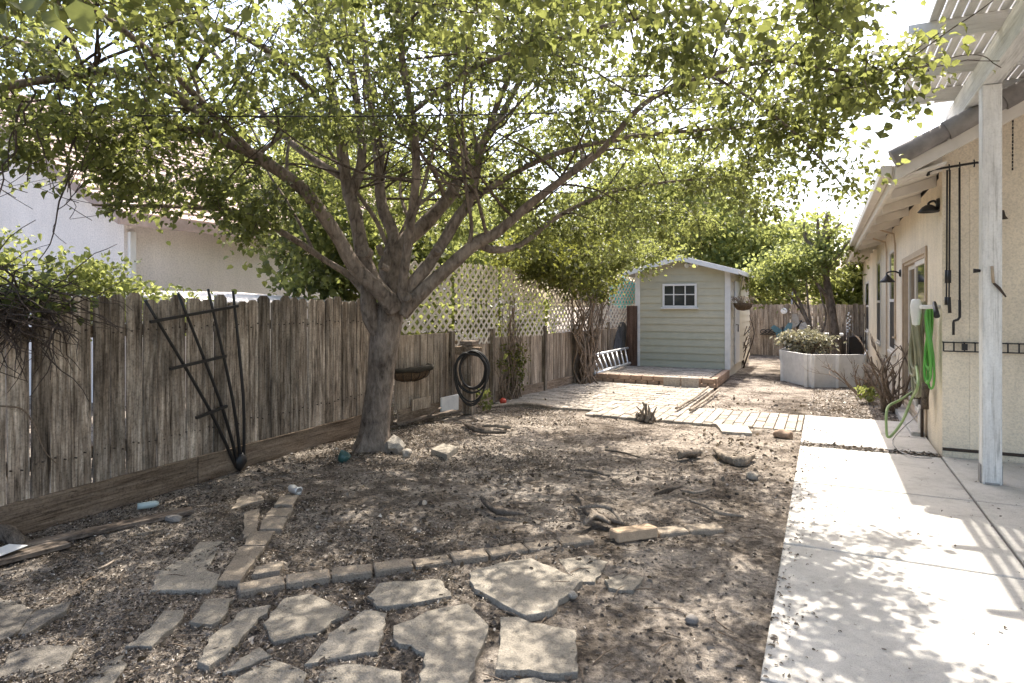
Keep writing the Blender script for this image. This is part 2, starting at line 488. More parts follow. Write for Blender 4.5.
cam = bpy.data.cameras.new('Camera'); co = bpy.data.objects.new('Camera', cam); C.objects.link(co)
co.location = (0, 0, H); co.rotation_euler = (R(90), 0, YAW)
cam.sensor_width = 36; cam.lens = F * 36 / 1024; cam.shift_y = -37.5 / 1024
cam.clip_start = .05; cam.clip_end = 1000
sc = bpy.context.scene; sc.camera = co
sc.view_settings.view_transform = 'Standard'; sc.view_settings.look = 'None'
sc.view_settings.exposure = 1.86; sc.view_settings.gamma = 1
sc.view_settings.use_white_balance = True; sc.view_settings.white_balance_temperature = 6600; sc.view_settings.white_balance_tint = 10
sc.render.engine = 'CYCLES'
sc.cycles.max_bounces = 6; sc.cycles.transparent_max_bounces = 8
try:
    sc.cycles.use_denoising = True
except Exception: pass

# ------------------------------------------------------------------ ground
PATH_L, PATH_R = -.23, 1.03
def in_paved(x, y):
    if x > PATH_L - .0 and y < 9.5 and x < 8: return True
    if -4.5 < x < -1.75 and 8.62 < y < 13.8: return True
    if -2.95 < x <= PATH_L and 8.30 < y < 9.5: return True
    return False
def ground_z(x, y):
    p = Vector((x, y, 0))
    z = -.028 + .022 * noise.noise(p * .9) + .014 * noise.noise(p * 3.1 + Vector((5, 2, 0)))
    z += .010 * noise.noise(p * 8 + Vector((1, 9, 3))) + .006 * abs(noise.noise(p * 19)) + .003 * noise.noise(p * 41)
    return z
def axis(lo, hi, step, far):
    a = list(np.arange(lo, hi, step)); l, r = [], []
    s = step; x = lo
    while x > -far: s *= 1.45; x -= s; l.append(x)
    s = step; x = hi
    while x < far: x += s; r.append(x); s *= 1.45
    return l[::-1] + a + r
gx, gy = axis(-5.3, -.15, .034, 250), axis(.6, 13.6, .034, 250)
gv, gf = [], []
for y in gy:
    for x in gx:
        if -7 < x < 1.5 and -1 < y < 22:
            z = ground_z(x, y)
            if in_paved(x, y): z = -.06
        else: z = -.05
        gv.append((x, y, z))
nx = len(gx)
gf = [(j * nx + i, j * nx + i + 1, (j + 1) * nx + i + 1, (j + 1) * nx + i) for j in range(len(gy) - 1) for i in range(nx - 1)]
mb = MB(); mb.add(gv, gf, True)
tag(mb.build('ground', M['dirt'], origin=Vector((0, 0, 0))), kind='structure')

# concrete path and patio
mb = MB()
ys = [-3.6, -2.0, -.4, 1.17, 2.74, 4.36, 5.92, 7.46]
for a, b in zip(ys[:-1], ys[1:]):
    mb.tint = random.uniform(.42, .6); mb.box(PATH_L, PATH_R - .006, a + .010, b - .010, -.1, 0)
for a, b in ((7.62, 8.42), (8.42, 9.5)):
    mb.tint = random.uniform(.55, .7); mb.box(PATH_L, PATH_R, a + .010, b - .010, -.1, .004)
tag(mb.build('concrete_path', M['concrete'], bevel=.006), kind='structure')
mb = MB()
for a, b in ((-3.6, -.4), (-.4, 2.74), (2.74, 5.92), (5.92, 7.52)):
    for c, d in ((PATH_R, 3.2), (3.2, 6.0), (6.0, 9.0)):
        mb.tint = random.uniform(.4, .52); mb.box(c + .008, d - .006, a + .006, b - .006, -.1, .002)
tag(mb.build('patio_slab', M['concrete'], bevel=.006), kind='structure')

# paver path: the separate pavers are the pattern of one paved surface
mb = MB()
def pave(x0, x1, y0, y1, L=.30, W=.15, along='Y', z=0.0, skip=None):
    row = 0
    if along == 'Y':
        x = x0
        while x < x1 - .03:
            y = y0 - (L / 2 if row % 2 else 0)
            while y < y1 - .02:
                a, b = max(y, y0), min(y + L, y1)
                if b - a > .04 and not (skip and skip(x + W / 2, (a + b) / 2)):
                    mb.tint = random.uniform(.25, .8); dz = random.gauss(0, .0035)
                    mb.box(x + .005, min(x + W, x1) - .005, a + .005, b - .005, z - .07, z + dz)
                y += L
            x += W; row += 1
    else:
        y = y0
        while y < y1 - .03:
            x = x0 - (L / 2 if row % 2 else 0)
            while x < x1 - .02:
                a, b = max(x, x0), min(x + L, x1)
                if b - a > .04 and not (skip and skip((a + b) / 2, y + W / 2)):
                    mb.tint = random.uniform(.25, .8); dz = random.gauss(0, .0035)
                    mb.box(a + .005, b - .005, y + .005, min(y + W, y1) - .005, z - .07, z + dz)
                x += L
            y += W; row += 1
pave(-4.5, -1.76, 9.5, 11.84, .22, .11, 'X')
pave(-4.5, -2.95, 8.62, 9.5, .22, .11, 'X')
pave(-2.95, PATH_L - .01, 8.30, 9.5, .24, .12, 'Y')
tag(mb.build('paver_path', M['paver'], bevel=.005), kind='structure')

# ------------------------------------------------------------------ brick deck in front of the green shed
dk = thing('brick_platform', (-2.95, 12.8, 0), 'low brick edged paved platform in front of the green shed', 'platform')
mb = MB()
pave(-4.2, -1.86, 12.02, 13.79, .20, .10, 'X', .15)
mb.build('paving', M['paver'], dk, bevel=.004)
mb = MB()
for k in range(2):
    x = -4.3 - (.11 if k else 0)
    while x < -1.78:
        mb.tint = random.uniform(.15, .9)
        a, b = max(x, -4.3), min(x + .215, -1.76)
        if b - a > .05: mb.box(a + .006, b - .006, 11.90 + random.uniform(-.006, .006), 12.01, -.02 + k * .085, .06 + k * .09)
        x += .22
    y = 12.03
    while y < 13.7:
        mb.tint = random.uniform(.15, .9)
        mb.box(-1.85, -1.745 + random.uniform(-.006, .006), y, min(y + .21, 13.78), -.02 + k * .085, .06 + k * .09)
        y += .22
mb.build('brick_edge', M['red_brick'], dk, bevel=.006)

# ------------------------------------------------------------------ fences
def dog_ear_boards(a, b, z0, z1, wd=.14, th=.019, gap=.006, clip=.025, drop=.02, tints=(.15, .95), nrm=None, lean=.006):
    """vertical boards in a row from a to b (ground points), one mesh"""
    m = MB()
    a, b = Vector((a[0], a[1], 0)), Vector((b[0], b[1], 0))
    d = (b - a); L = d.length; d.normalize()
    n = Vector((d.y, -d.x, 0)) if nrm is None else Vector(nrm)
    u = 0.0
    while u < L - .03:
        wv = min(wd * random.uniform(.88, 1.06), L - u)
        h = z1 + random.uniform(-drop, drop * .6)
        off = n * random.uniform(-.010, .010)
        g = gap * random.choice((.4, .6, 1, 1, 1.6))
        if random.random() < .05: g += .012
        p0, p1 = a + d * u + off, a + d * (u + wv - g) + off
        sk = d * random.uniform(-lean, lean)
        zz = z0 + random.uniform(-.01, .01)
        poly = [p0 + UP * zz, p1 + UP * zz, p1 + sk + UP * (h - clip), p1 + sk - d * clip + UP * h, p0 + sk + d * clip + UP * h, p0 + sk + UP * (h - clip)]
        m.tint = random.uniform(*tints)
        m.prism(poly, n * th)
        u += wv
    return m
FA, FB = (-4.66, -1.2), (-4.93, 6.62)
tf = thing('wooden_fence', (-4.8, 3.0, 0), 'tall weathered grey brown dog-eared board fence beside the big tree', 'fence')
dog_ear_boards(FA, FB, .19, 1.56, .142, gap=.011, clip=.034, drop=.045, lean=.012).build('boards', M['fence'], tf)
fd = (Vector((*FB, 0)) - Vector((*FA, 0))).normalized(); fn = Vector((fd.y, -fd.x, 0))
m = MB(); rn_ = random.Random(3); u_ = .04
while u_ < 7.8:
    for z_ in (.42, 1.3):
        for e_ in (0, .06):
            p_ = Vector((*FA, 0)) + fd * (u_ + e_ + rn_.uniform(-.01, .01)) + fn * .026 + UP * (z_ + rn_.uniform(-.02, .02))
            m.lathe(p_, [(.0055, -.02), (.0055, .004), (0, .005)], 6, fn)
    u_ += .139
m.build('nail_heads', M['rust_metal'], tf)['kind'] = 'stuff'
m = MB(); m.tint = .5
a, b = Vector((*FA, 0)), Vector((*FB, 0))
seg = [0, .31, .63, 1.0]
for s0, s1 in zip(seg[:-1], seg[1:]):
    m.tint = random.uniform(.3, .7)
    p, q = a.lerp(b, s0) + fn * .022, a.lerp(b, s1) + fn * .022 - fd * .008
    m.obox((p + q) / 2 + UP * .085, (q - p) / 2, fn * .02, UP * .115)
m.build('kickboard', M['fence_h'], tf, bevel=.004)
m = MB()
for z in (.42, 1.3):
    m.obox((a + b) / 2 - fn * .025 + UP * z, (b - a) / 2, fn * .02, UP * .045)
m.build('rail', M['fence_h'], tf)
for k in range(4):
    p = a.lerp(b, (k + .35) / 3.6) - fn * .095
    m = MB(); m.obox(p + UP * .72, (.044, 0, 0), (0, .044, 0), UP * .75); m.build('fence_post', M['fence'], tf)

# lower fence beyond the tree, three bays, each slightly shorter
B = [Vector((-4.93, 6.66, 0)), Vector((-4.74, 7.72, 0)), Vector((-4.62, 8.72, 0)), Vector((-4.40, 10.25, 0)), Vector((-4.30, 11.45, 0)), Vector((-4.22, 13.3, 0)), Vector((-3.85, 15.0, 0))]
lf = thing('low_board_fence', (-4.5, 9.5, 0), 'low bleached board fence under the white lattice screens', 'fence')
tops = [1.10, .98, .98, .98, .97, .97]
for i in range(6):
    d = (B[i + 1] - B[i]).normalized()
    dog_ear_boards(B[i] + d * .01, B[i + 1] - d * .05, .14, tops[i], .125, clip=.004, drop=.008, tints=(.35, 1.0)).build('board_panel', M['fence_pale'], lf)
m = MB()
for i in range(6):
    d = (B[i + 1] - B[i]).normalized(); n = Vector((d.y, -d.x, 0))
    m.tint = random.uniform(.6, 1)
    m.obox((B[i] + B[i + 1]) / 2 + n * .03 + UP * .06, (B[i + 1] - B[i]) / 2 - d * .05, n * .015, UP * .09)
m.build('kickboard', M['fence_h'], lf, bevel=.003)
for i in range(1, 6):
    m = MB(); m.tint = .2
    m.obox(B[i] + UP * .55 + Vector((.02, 0, 0)), (.042, 0, 0), (0, .042, 0), UP * .57); m.build('fence_post', M['fence'], lf, bevel=.004)

def lattice(a, b, z0, z1, label, sp=.10, wd=.034):
    """diagonal lattice panel between ground points a, b"""
    a, b = Vector(a), Vector(b); d = b - a; L = d.length; d.normalize(); n = Vector((d.y, -d.x, 0))
    Hh = z1 - z0
    root = thing('lattice_panel', (a + b) / 2 + UP * z0, label, 'lattice', 'white lattice screens above the low fence')
    s = sp * math.sqrt(2)
    zm = min(max(1.49, z0 + .3), z1 - .3)
    for za, zb_ in ((z0, zm - .01), (zm + .01, z1)):
      m = MB(); Hh = zb_ - za
      for sg, off in ((1, .004), (-1, -.004)):
        c = -Hh if sg > 0 else 0
        c += random.uniform(0, s)
        c -= s
        while c < L + Hh:
            v0, v1 = 0.0, Hh
            u0, u1 = c + sg * v0, c + sg * v1
            if sg > 0:
                if u0 < 0: v0 = -c; u0 = 0
                if u1 > L: v1 = L - c; u1 = L
            else:
                if u0 > L: v0 = c - L; u0 = L
                if u1 < 0: v1 = c; u1 = 0
            if v1 - v0 > .02:
                m.tint = random.uniform(.3, .75)
                p = a + d * u0 + UP * (za + v0) + n * (.03 + off); q = a + d * u1 + UP * (za + v1) + n * (.03 + off)
                m.bar(p, q, .006, wd, up=(q - p).cross(n))
            c += s
      m.build('lattice_sheet', M['lattice'], root)
    return root
lattice(B[0] + Vector((0, .1, 0)), B[1], 1.12, 2.06, 'white diagonal lattice screen closest to the big tree trunk')
lattice(B[1] + Vector((.02, .05, 0)), B[2] + Vector((.0, .2, 0)), .90, 2.08, 'white lattice screen above the coiled black hose')
lattice(B[2] + Vector((.02, .26, 0)), B[3], .96, 2.08, 'broad white lattice screen with dry creepers climbing below it')
lattice(B[3] + Vector((.02, .12, 0)), B[4], 1.0, 2.2, 'white lattice screen half hidden behind the braided vine')
lattice(B[4] + Vector((.02, .08, 0)), B[5], 1.0, 2.1, 'pale lattice screen above the aluminium ladder')
lattice(B[5] + Vector((.02, .08, 0)), B[6], 1.0, 2.1, 'farthest lattice screen beside the green shed wall')

# rear fence
rf = thing('rear_fence', (-1.5, 20.2, 0), 'tall weathered board fence across the end of the garden', 'fence')
dog_ear_boards((-7, 20.2), (4.5, 20.2), .0, 1.5, .15, tints=(.35, .9), nrm=(0, -1, 0)).build('boards', M['fence_pale'], rf)
m = MB(); m.box(-7, 4.5, 20.215, 20.25, .4, .49); m.box(-7, 4.5, 20.215, 20.25, 1.15, 1.24); m.build('rail', M['fence_h'], rf)

# ------------------------------------------------------------------ house on the right
WX, GY = 1.05, 7.55           # long wall plane, gable wall plane
HY1 = 22.5
hs = thing('stucco_house', (4.5, 15, 0), 'cream stucco bungalow with tiled roof along the concrete path', 'house')
def wall_cells(m, us, zs, holes, place):
    for i in range(len(us) - 1):
        for j in range(len(zs) - 1):
            uc, zc = (us[i] + us[i + 1]) / 2, (zs[j] + zs[j + 1]) / 2
            if any(h[0] < uc < h[1] and h[2] < zc < h[3] for h in holes): continue
            place(us[i], us[i + 1], zs[j], zs[j + 1])
door = (8.62, 10.95, .06, 2.10)
wins = [(12.15, 13.15, .70, 2.42), (15.2, 16.2, .68, 2.42), (19.0, 20.6, .78, 2.10)]
holes = [door] + wins
us = sorted({GY, HY1, *[h[0] for h in holes], *[h[1] for h in holes]})
zs = sorted({-.05, 2.78, *[h[2] for h in holes], *[h[3] for h in holes]})
m = MB()
wall_cells(m, us, zs, holes, lambda a, b, c, d: m.box(WX, WX + .22, a, b, c, d))
m.build('wall', M['stucco'], hs)
RIDGE_X, SL = 6.2, .52
def roof_z(x): return 2.88 + (x - .65) * SL
m = MB()
m.prism([(WX + .222, GY, -.05), (11.3, GY, -.05), (11.3, GY, roof_z(.9)), (RIDGE_X, GY, roof_z(RIDGE_X) - .07), (WX + .222, GY, roof_z(WX + .222) - .07)], (0, .22, 0))
m.prism([(WX, GY, 2.782), (WX + .22, GY, 2.782), (WX + .22, GY, roof_z(WX + .22) - .07), (WX, GY, roof_z(WX) - .07)], (0, .22, 0))
m.prism([(WX + .222, HY1 - .22, -.05), (11.3, HY1 - .22, -.05), (11.3, HY1 - .22, roof_z(.9)), (RIDGE_X, HY1 - .22, roof_z(RIDGE_X) - .16), (WX + .222, HY1 - .22, roof_z(WX + .222) - .16)], (0, .22, 0))
m.box(11.1, 11.3, GY + .222, HY1 - .222, -.05, 2.7)
m.build('gable_wall', M['stucco'], hs)
m = MB()
m.box(WX + .0, 9, GY - .012, GY - .002, .055, .085)
m.build('weep_screed', M['rust_metal'], hs)
# roof
m = MB()
Y0, Y1 = GY - .32, HY1 + .3
for sgn in (1, -1):
    xe = RIDGE_X - sgn * (RIDGE_X - .65)
    n = 14
    for k in range(n):
        x0 = xe + (RIDGE_X - xe) * k / n; x1 = xe + (RIDGE_X - xe) * (k + 1) / n
        dx0, dx1 = abs(x0 - xe), abs(x1 - xe)
        z0, z1 = 2.88 + dx0 * SL, 2.88 + dx1 * SL
        m.tint = random.uniform(.3, .7)
        m.prism([(x0, Y0, z0 - .03), (x1, Y0, z1 - .045), (x1, Y0, z1 - .005), (x0, Y0, z0 + .02)], (0, Y1 - Y0, 0))
m.build('roof', M['tile'], hs)
m = MB()
for sgn in (1, -1):
    xe = RIDGE_X - sgn * (RIDGE_X - .6)
    for k in range(13):
        t0, t1 = k / 13, (k + 1.12) / 13
        p = Vector((xe, Y0 - .03, 2.90 - .026)).lerp(Vector((RIDGE_X, Y0 - .03, 2.90 - .026 + (RIDGE_X - .6) * SL)), t0)
        q = Vector((xe, Y0 - .03, 2.90 - .026)).lerp(Vector((RIDGE_X, Y0 - .03, 2.90 - .026 + (RIDGE_X - .6) * SL)), min(t1, 1.01))
        m.tint = random.uniform(.25, .8)
        m.tube([p + UP * .03, q + UP * .03], [.092, .075], 14)
m.build('rake_tile', M['tile'], hs)
m = MB()   # rake board under the barrel tiles
for sgn in (1, -1):
    xe = RIDGE_X - sgn * (RIDGE_X - .62)
    m.prism([(xe, Y0, 2.70), (xe, Y0, 2.845), (RIDGE_X, Y0, 2.845 + (RIDGE_X - .62) * SL), (RIDGE_X, Y0, 2.70 + (RIDGE_X - .62) * SL)], (0, .05, 0))
m.build('rake_board', M['trim'], hs, bevel=.004)
m = MB()
m.box(.60, .645, Y0 + .052, Y1, 2.67, 2.86); m.box(.50, .598, Y0 + .02, Y1, 2.76, 2.862)
m.build('fascia', M['trim'], hs, bevel=.006)
m = MB(); m.prism([(.647, Y0 + .052, 2.74), (WX - .003, Y0 + .052, 2.86), (WX - .003, Y0 + .052, 2.835), (.647, Y0 + .052, 2.715)], (0, Y1 - Y0 - .06, 0))
m.prism([(.648, Y0 + .055, roof_z(.648) - .06), (RIDGE_X, Y0 + .055, roof_z(RIDGE_X) - .06), (RIDGE_X, Y0 + .055, roof_z(RIDGE_X) - .048), (.648, Y0 + .055, roof_z(.648) - .048)], (0, GY - Y0 + .1, 0))
y = GY + .35
while y < HY1:
    m.prism([(.648, y, 2.62), (WX - .003, y, 2.72), (WX - .003, y, 2.83), (.648, y, 2.713)], (0, .05, 0)); y += 1.2
m.prism([(.648, GY - .03, 2.70), (WX - .004, GY - .03, 2.81), (WX - .004, GY - .03, 3.0), (.648, GY - .03, 2.82)], (0, .02, 0))
m.build('soffit', M['trim'], hs)
# openings
def casing(m, y0, y1, z0, z1, w_, x0, x1, sill=True):
    m.box(x0, x1, y0, y0 + w_, z0, z1); m.box(x0, x1, y1 - w_, y1, z0, z1)
    m.box(x0, x1, y0 + w_ + .001, y1 - w_ - .001, z1 - w_, z1)
    if sill: m.box(x0, x1, y0 + w_ + .001, y1 - w_ - .001, z0, z0 + w_)
for (y0, y1, z0, z1) in wins:
    m = MB(); casing(m, y0 + .001, y1 - .001, z0 + .001, z1 - .001, .05, WX - .012, WX + .05)
    zm = (z0 + z1) / 2
    m.box(WX - .010, WX + .045, y0 + .052, y1 - .052, zm - .025, zm + .025)
    f = m.build('window', M['trim'], hs, bevel=.003)
    m = MB(); m.box(WX + .000, WX + .006, y0 + .05, y1 - .05, zm + .025, z1 - .05); m.build('pane', M['glass'], f, origin=world_loc(hs))
    m = MB(); m.box(WX - .004, WX + .002, y0 + .05, y1 - .05, z0 + .05, zm - .025); m.build('screen', M['screen'], f, origin=world_loc(hs))
    m = MB(); m.box(WX - .040, WX - .002, y0 - .05, y1 + .05, z0 - .05, z0 - .002); m.build('sill', M['trim'], f, origin=world_loc(hs), bevel=.004)
y0, y1, z0, z1 = door
m = MB(); casing(m, y0 - .06, y1 + .06, z0 - .05, z1 + .06, .075, WX - .022, WX - .002, False)
casing(m, y0 + .002, y1 - .002, z0, z1 - .002, .05, WX + .0, WX + .13, True)
dr = m.build('sliding_door', M['trim_tan'], hs, bevel=.003)
ymid = (y0 + y1) / 2
for (p, q, xo) in ((y0 + .055, ymid + .03, .012), (ymid - .03, y1 - .055, .05)):
    m = MB(); casing(m, p, q, z0 + .055, z1 - .055, .06, WX + xo, WX + xo + .035); m.build('door_frame', M['trim'], dr, origin=world_loc(hs), bevel=.003)
    m = MB(); m.box(WX + xo + .015, WX + xo + .02, p + .06, q - .06, z0 + .115, z1 - .115); m.build('pane', M['glass'], dr, origin=world_loc(hs))
m = MB(); m.box(WX - .16, WX - .024, y0 - .1, y1 + .1, -.06, .05); m.build('door_step', M['concrete'], hs, bevel=.008)
# conduit
for yy, zb in ((11.9, .96), (13.45, .55)):
    m = MB(); m.tint = .6
    m.tube([(WX - .25, yy, 2.70), (WX - .05, yy, 2.62), (WX - .03, yy, 2.45), (WX - .03, yy, zb + .05), (WX - .03, yy, zb), (WX - .03, yy + .35, zb - .01)], .016, 8)
    m.build('conduit', M['trim_tan'], hs)

def wall_lamp(y, z, arm, r, label, dish=False):
    rt = thing('wall_lamp', (WX, y, z), label, 'lamp', 'barn lamps on the house wall')
    m = MB(); m.lathe((WX, y, z), [(.0, -.02), (.055, -.02), (.06, -.005), (.055, .0)][::-1], 16, (-1, 0, 0)); m.lathe((WX - .0, y, z), [(.058, 0), (.05, .025), (.0, .03)], 16, (-1, 0, 0))
    m.build('backplate', M['black_metal'], rt)
    m = MB(); m.tube([(WX - .02, y, z), (WX - arm * .5, y, z + .03), (WX - arm, y, z + .01), (WX - arm, y, z - .04)], .012, 8, 4); m.build('arm', M['black_metal'], rt)
    if dish:
        m = MB(); m.lathe((WX - arm, y, z - .05), [(.0, .045), (.03, .04), (.06, .02), (r * .8, -.005), (r, -.03), (r - .004, -.033), (r * .78, -.01), (.02, .02)], 24); m.build('lamp_shade', M['black_metal'], rt); return
    m = MB(); m.lathe((WX - arm, y, z - .05), [(.018, .03), (.03, .01), (.05, -.015), (r * .75, -.05), (r, -.085), (r - .004, -.088), (r * .72, -.056), (.02, -.02)], 24); m.build('lamp_shade', M['black_metal'], rt)
    m = MB(); m.blob((WX - arm, y, z - .10), (.03, .03, .04), 1, 2, 0); m.build('bulb', M['lamp_glass'], rt)
wall_lamp(11.35, 1.97, .18, .11, 'black barn lamp beside the sliding door at head height')
wall_lamp(7.74, 2.52, .09, .10, 'dark dish shaped barn lamp high by the house corner', True)

# ------------------------------------------------------------------ pergola
pg = thing('pergola', (1.24, 6.57, 0), 'white weathered timber pergola with slatted top over the patio', 'pergola')
m = MB(); pw = .068
m.tint = .5; m.obox((1.25, 6.57, 1.66), (pw, 0, 0), (0, pw, 0), (0, 0, 1.66)); m.build('post', M['post'], pg, bevel=.006)
m = MB(); m.tint = .5; m.obox((1.25, 1.7, 1.66), (pw, 0, 0), (0, pw, 0), (0, 0, 1.66))
m = MB()
for sx in (-1, 1):
    m.box(1.25 + sx * (pw + .006) - .003, 1.25 + sx * (pw + .006) + .003, 6.57 - .045, 6.57 + .045, .004, .16)
m.box(1.25 - .05, 1.25 + .05, 6.57 - pw - .008, 6.57 - pw - .002, .004, .02); m.build('post_base', M['grey_metal'], pg)
m = MB(); m.tint = .5
yb = 8.3
m.prism([(1.25 - .07, -2.5, 3.325), (1.25 - .07, yb - .3, 3.325), (1.25 - .07, yb, 3.46), (1.25 - .07, yb, 3.56), (1.25 - .07, -2.5, 3.56)], (.14, 0, 0))
m.build('beam', M['white_beam'], pg, bevel=.006)
JY = [7.78, 6.85, 5.92, 4.99, 4.06, 3.13, 2.2, 1.27, .34]
for y in JY:
    m = MB(); m.tint = random.uniform(.35, .65)
    xl = .60
    m.prism([(xl, y, 3.64), (xl, y, 3.705), (6.5, y, 3.705), (6.5, y, 3.562), (xl + .16, y, 3.562)], (0, .04, 0))
    m.build('joist', M['white_wood'], pg, bevel=.004)
m = MB(); x = .74
while x < 6.4:
    m.tint = random.uniform(.3, .7)
    m.box(x, x + .062, .1, 8.0, 3.709, 3.735); x += .074
m.build('slats', M['white_beam'], pg)
bx2 = MB(); bx2.tint = .5; bx2.box(6.3, 6.44, -2.5, 7.4, 3.325, 3.56); bx2.build('beam', M['white_beam'], pg)
for y in (-2.0,):
    m = MB(); m.obox((1.25, y, 1.66), (pw, 0, 0), (0, pw, 0), (0, 0, 1.66)); m.build('post', M['post'], pg, bevel=.006)
m = MB(); m.tube([(1.25 - pw - .002, 6.56, 1.78), (1.25 - pw - .05, 6.56, 1.78)], [.012, .02], 10); m.build('knob', M['black_metal'], pg)

# ------------------------------------------------------------------ things hanging by the house corner
YH = GY - .12
def hy(px, py, Y=YH): return onY(px, py, Y)
bk = thing('hanging_bracket', hy(950, 168), 'black iron bar bracket fixed high across the house corner', 'bracket')
m = MB(); m.tube([hy(927, 176), hy(929, 172), hy(934, 169.5), hy(977, 162.5), hy(982, 163), hy(984, 168), hy(984, 176)], .011, 8); m.build('bar', M['black_metal'], bk)
for px, py in ((929, 171.5), (949, 167.5), (959.5, 165.5), (974, 163)):
    q = hy(px, py); m = MB()
    m.tube([q + Vector((0, 0, .03)), q + Vector((0, -.02, .0)), q + Vector((0, -.015, -.035)), q + Vector((0, .005, -.03))], .006, 6, 3); m.build('hook', M['black_metal'], bk)
for i, (dx, top, bot) in enumerate(((947.2, 170, 305), (949.8, 170, 313))):
    rt = thing('garden_rod', hy(dx, bot), ['slim black rod hanging against the wall, shorter of the close pair', 'slim black rod with thick dark grip, longer of the close pair'][i], 'rod', 'black rods hung from the corner bracket')
    m = MB(); m.tube([hy(dx, top, YH - .03 * i), hy(dx - .5, 270, YH - .03 * i)], .008, 8); m.build('shaft', M['black_metal'], rt)
    m = MB(); m.tube([hy(dx - .5, 270, YH - .03 * i), hy(dx - .6, 283, YH - .03 * i)], .016, 8); m.build('collar', M['black_metal'], rt)
    m = MB(); m.tube([hy(dx - .6, 283, YH - .03 * i), hy(dx - .8, 297, YH - .03 * i)], .007, 8); m.tube([hy(dx - .8, 297, YH - .03 * i), hy(dx - 1 + i, bot, YH - .03 * i)], .015, 8); m.build('grip', M['black_metal'], rt)
rt = thing('garden_rod', hy(957, 335), 'black cranked rod with stepped lower end hanging from the bracket', 'rod', 'black rods hung from the corner bracket')
m = MB(); m.tube([hy(959.5, 168), hy(959.7, 300), hy(959.7, 318)], .009, 8); m.build('shaft', M['black_metal'], rt)
m = MB(); m.tube([hy(959.7, 300), hy(959.7, 317), hy(958, 319.5), hy(953.8, 321), hy(953.5, 323), hy(953.4, 335)], .012, 8); m.build('crank', M['black_metal'], rt)
rt = thing('wind_chime', hy(1001, 250), 'thin black wind chime with small bell beside the white post', 'wind chime')
m = MB(); m.tube([hy(999.5, 152), hy(1000.5, 252)], .004, 6); m.build('cord', M['black_metal'], rt)
m = MB(); m.lathe(hy(1000.2, 193), [(.0, .06), (.018, .0), (.0, -.06)], 10); m.build('bead', M['black_metal'], rt)
m = MB(); m.lathe(hy(1001, 219), [(.008, .085), (.025, .08), (.035, .03), (.055, 0), (.05, .002), (.02, .06)], 14); m.build('bell', M['rust_metal'], rt)
m = MB(); m.lathe(hy(1000.6, 253), [(.0, .03), (.014, .0), (.0, -.015)], 8); m.build('clapper', M['rust_metal'], rt)
m = MB()
q = hy(1013, 96); q2 = hy(1012.5, 171)
for k in range(22):
    p = q.lerp(q2, k / 22); p1 = q.lerp(q2, (k + .8) / 22)
    m.tube([p, p1], .007 if k % 2 else .005, 6)
tag(m.build('hanging_chain', M['black_metal']), 'thin dark chain hanging from the roof edge right of the post', 'chain')
rt = thing('garden_sickle', hy(998, 300), 'small rusty curved hand tool with pale handle hung beside the post', 'hand tool')
YS = 6.57 - .09
m = MB(); m.tube([hy(992, 266, YS), hy(993.5, 283, YS)], .011, 8); m.build('handle', M['trim_tan'], rt)
m = MB(); m.tube([hy(993.5, 283, YS), hy(999, 288, YS), hy(1006, 297, YS)], [.009, .012, .006], 6, 3); m.build('blade', M['rust_metal'], rt)
m = MB(); m.tube([hy(1000, 262), hy(1000.3, 305)], .006, 6); tag(m.build('hanging_rod', M['rust_metal']), 'short thin rusty rod hanging behind the white post', 'rod')
# iron wall rack
rk = thing('wall_rack', onY(985, 350, GY - .02), 'long low black iron rack fixed on the gable wall behind the post', 'rack')
x0, x1 = onY(943, 345, GY - .02).x, 2.6
zt, zb = 1.5 - 39 * 6.15 / 640, 1.5 - 48 * 6.15 / 640
m = MB()
for z in (zt, zb): m.bar((x0, GY - .05, z), (x1, GY - .05, z), .012, .012)
m.build('rail', M['black_metal'], rk)
m = MB(); x = x0
while x < x1:
    m.bar((x, GY - .05, zb), (x, GY - .05, zt), .012, .012)
    m.bar((x, GY - .05, zt), (x, GY - .002, zt), .012, .012)
    if int((x - x0) / .085) % 3 == 1: m.box(x - .02, x + .025, GY - .06, GY - .03, zb + .012, zt - .012)
    x += .085
m.build('spindles', M['black_metal'], rk)

# hoses on the wall
hx = WX - .08
hk = thing('hose_hanger', onX(915, 312, WX - .08), 'white plastic hose hanger on the wall by the sliding door', 'hose hanger')
c = onX(917, 299, WX - .2); c2 = onX(915, 325, WX - .2)
m = MB(); cm = (c + c2) / 2; hz = (c.z - c2.z) / 2
m.tube([cm + UP * hz, cm + UP * hz * .93, cm + UP * hz * .5, cm, cm - UP * hz * .55, cm - UP * hz * .95, cm - UP * hz], [.02, .04, .052, .05, .04, .034, .015], 16, 3)
m.build('body', M['white_plastic'], hk)
m = MB(); m.tube([c + Vector((.2, 0, -.08)), c + Vector((.02, -.08, -.08))], .02, 8); m.build('arm', M['white_plastic'], hk)
def hose(name, label, mat, y, ztop, n, wid, drop, rad, depth=.08, tail=None, seed=0):
    rnd = random.Random(seed); m = MB(); pts = []
    for k in range(n):
        w_ = wid * rnd.uniform(.7, 1.15); dp = drop * rnd.uniform(.72, 1.08); xo = hx - depth * rnd.uniform(-.2, 1) ; yo = y + rnd.uniform(-.04, .04)
        for j in range(14):
            a = 2 * math.pi * j / 14
            z = ztop - dp / 2 + dp / 2 * math.cos(a)
            yy = yo + w_ / 2 * math.sin(a) * (1.0 if math.cos(a) < .2 else .85)
            pts.append(Vector((xo + .02 * math.sin(a * 2), yy, z)))
    if tail: pts += tail
    m.tube(pts, [rad] * len(pts), 8, 2)
    return tag(m.build(name, mat), label, 'garden hose', 'garden hoses hung on the house wall')
yh = 8.12
hose('garden_hose', 'dull olive garden hose coiled in long loops on the wall hanger', M['hose_olive'], 8.22, 1.52, 8, .36, 1.0, .014, .10, seed=3)
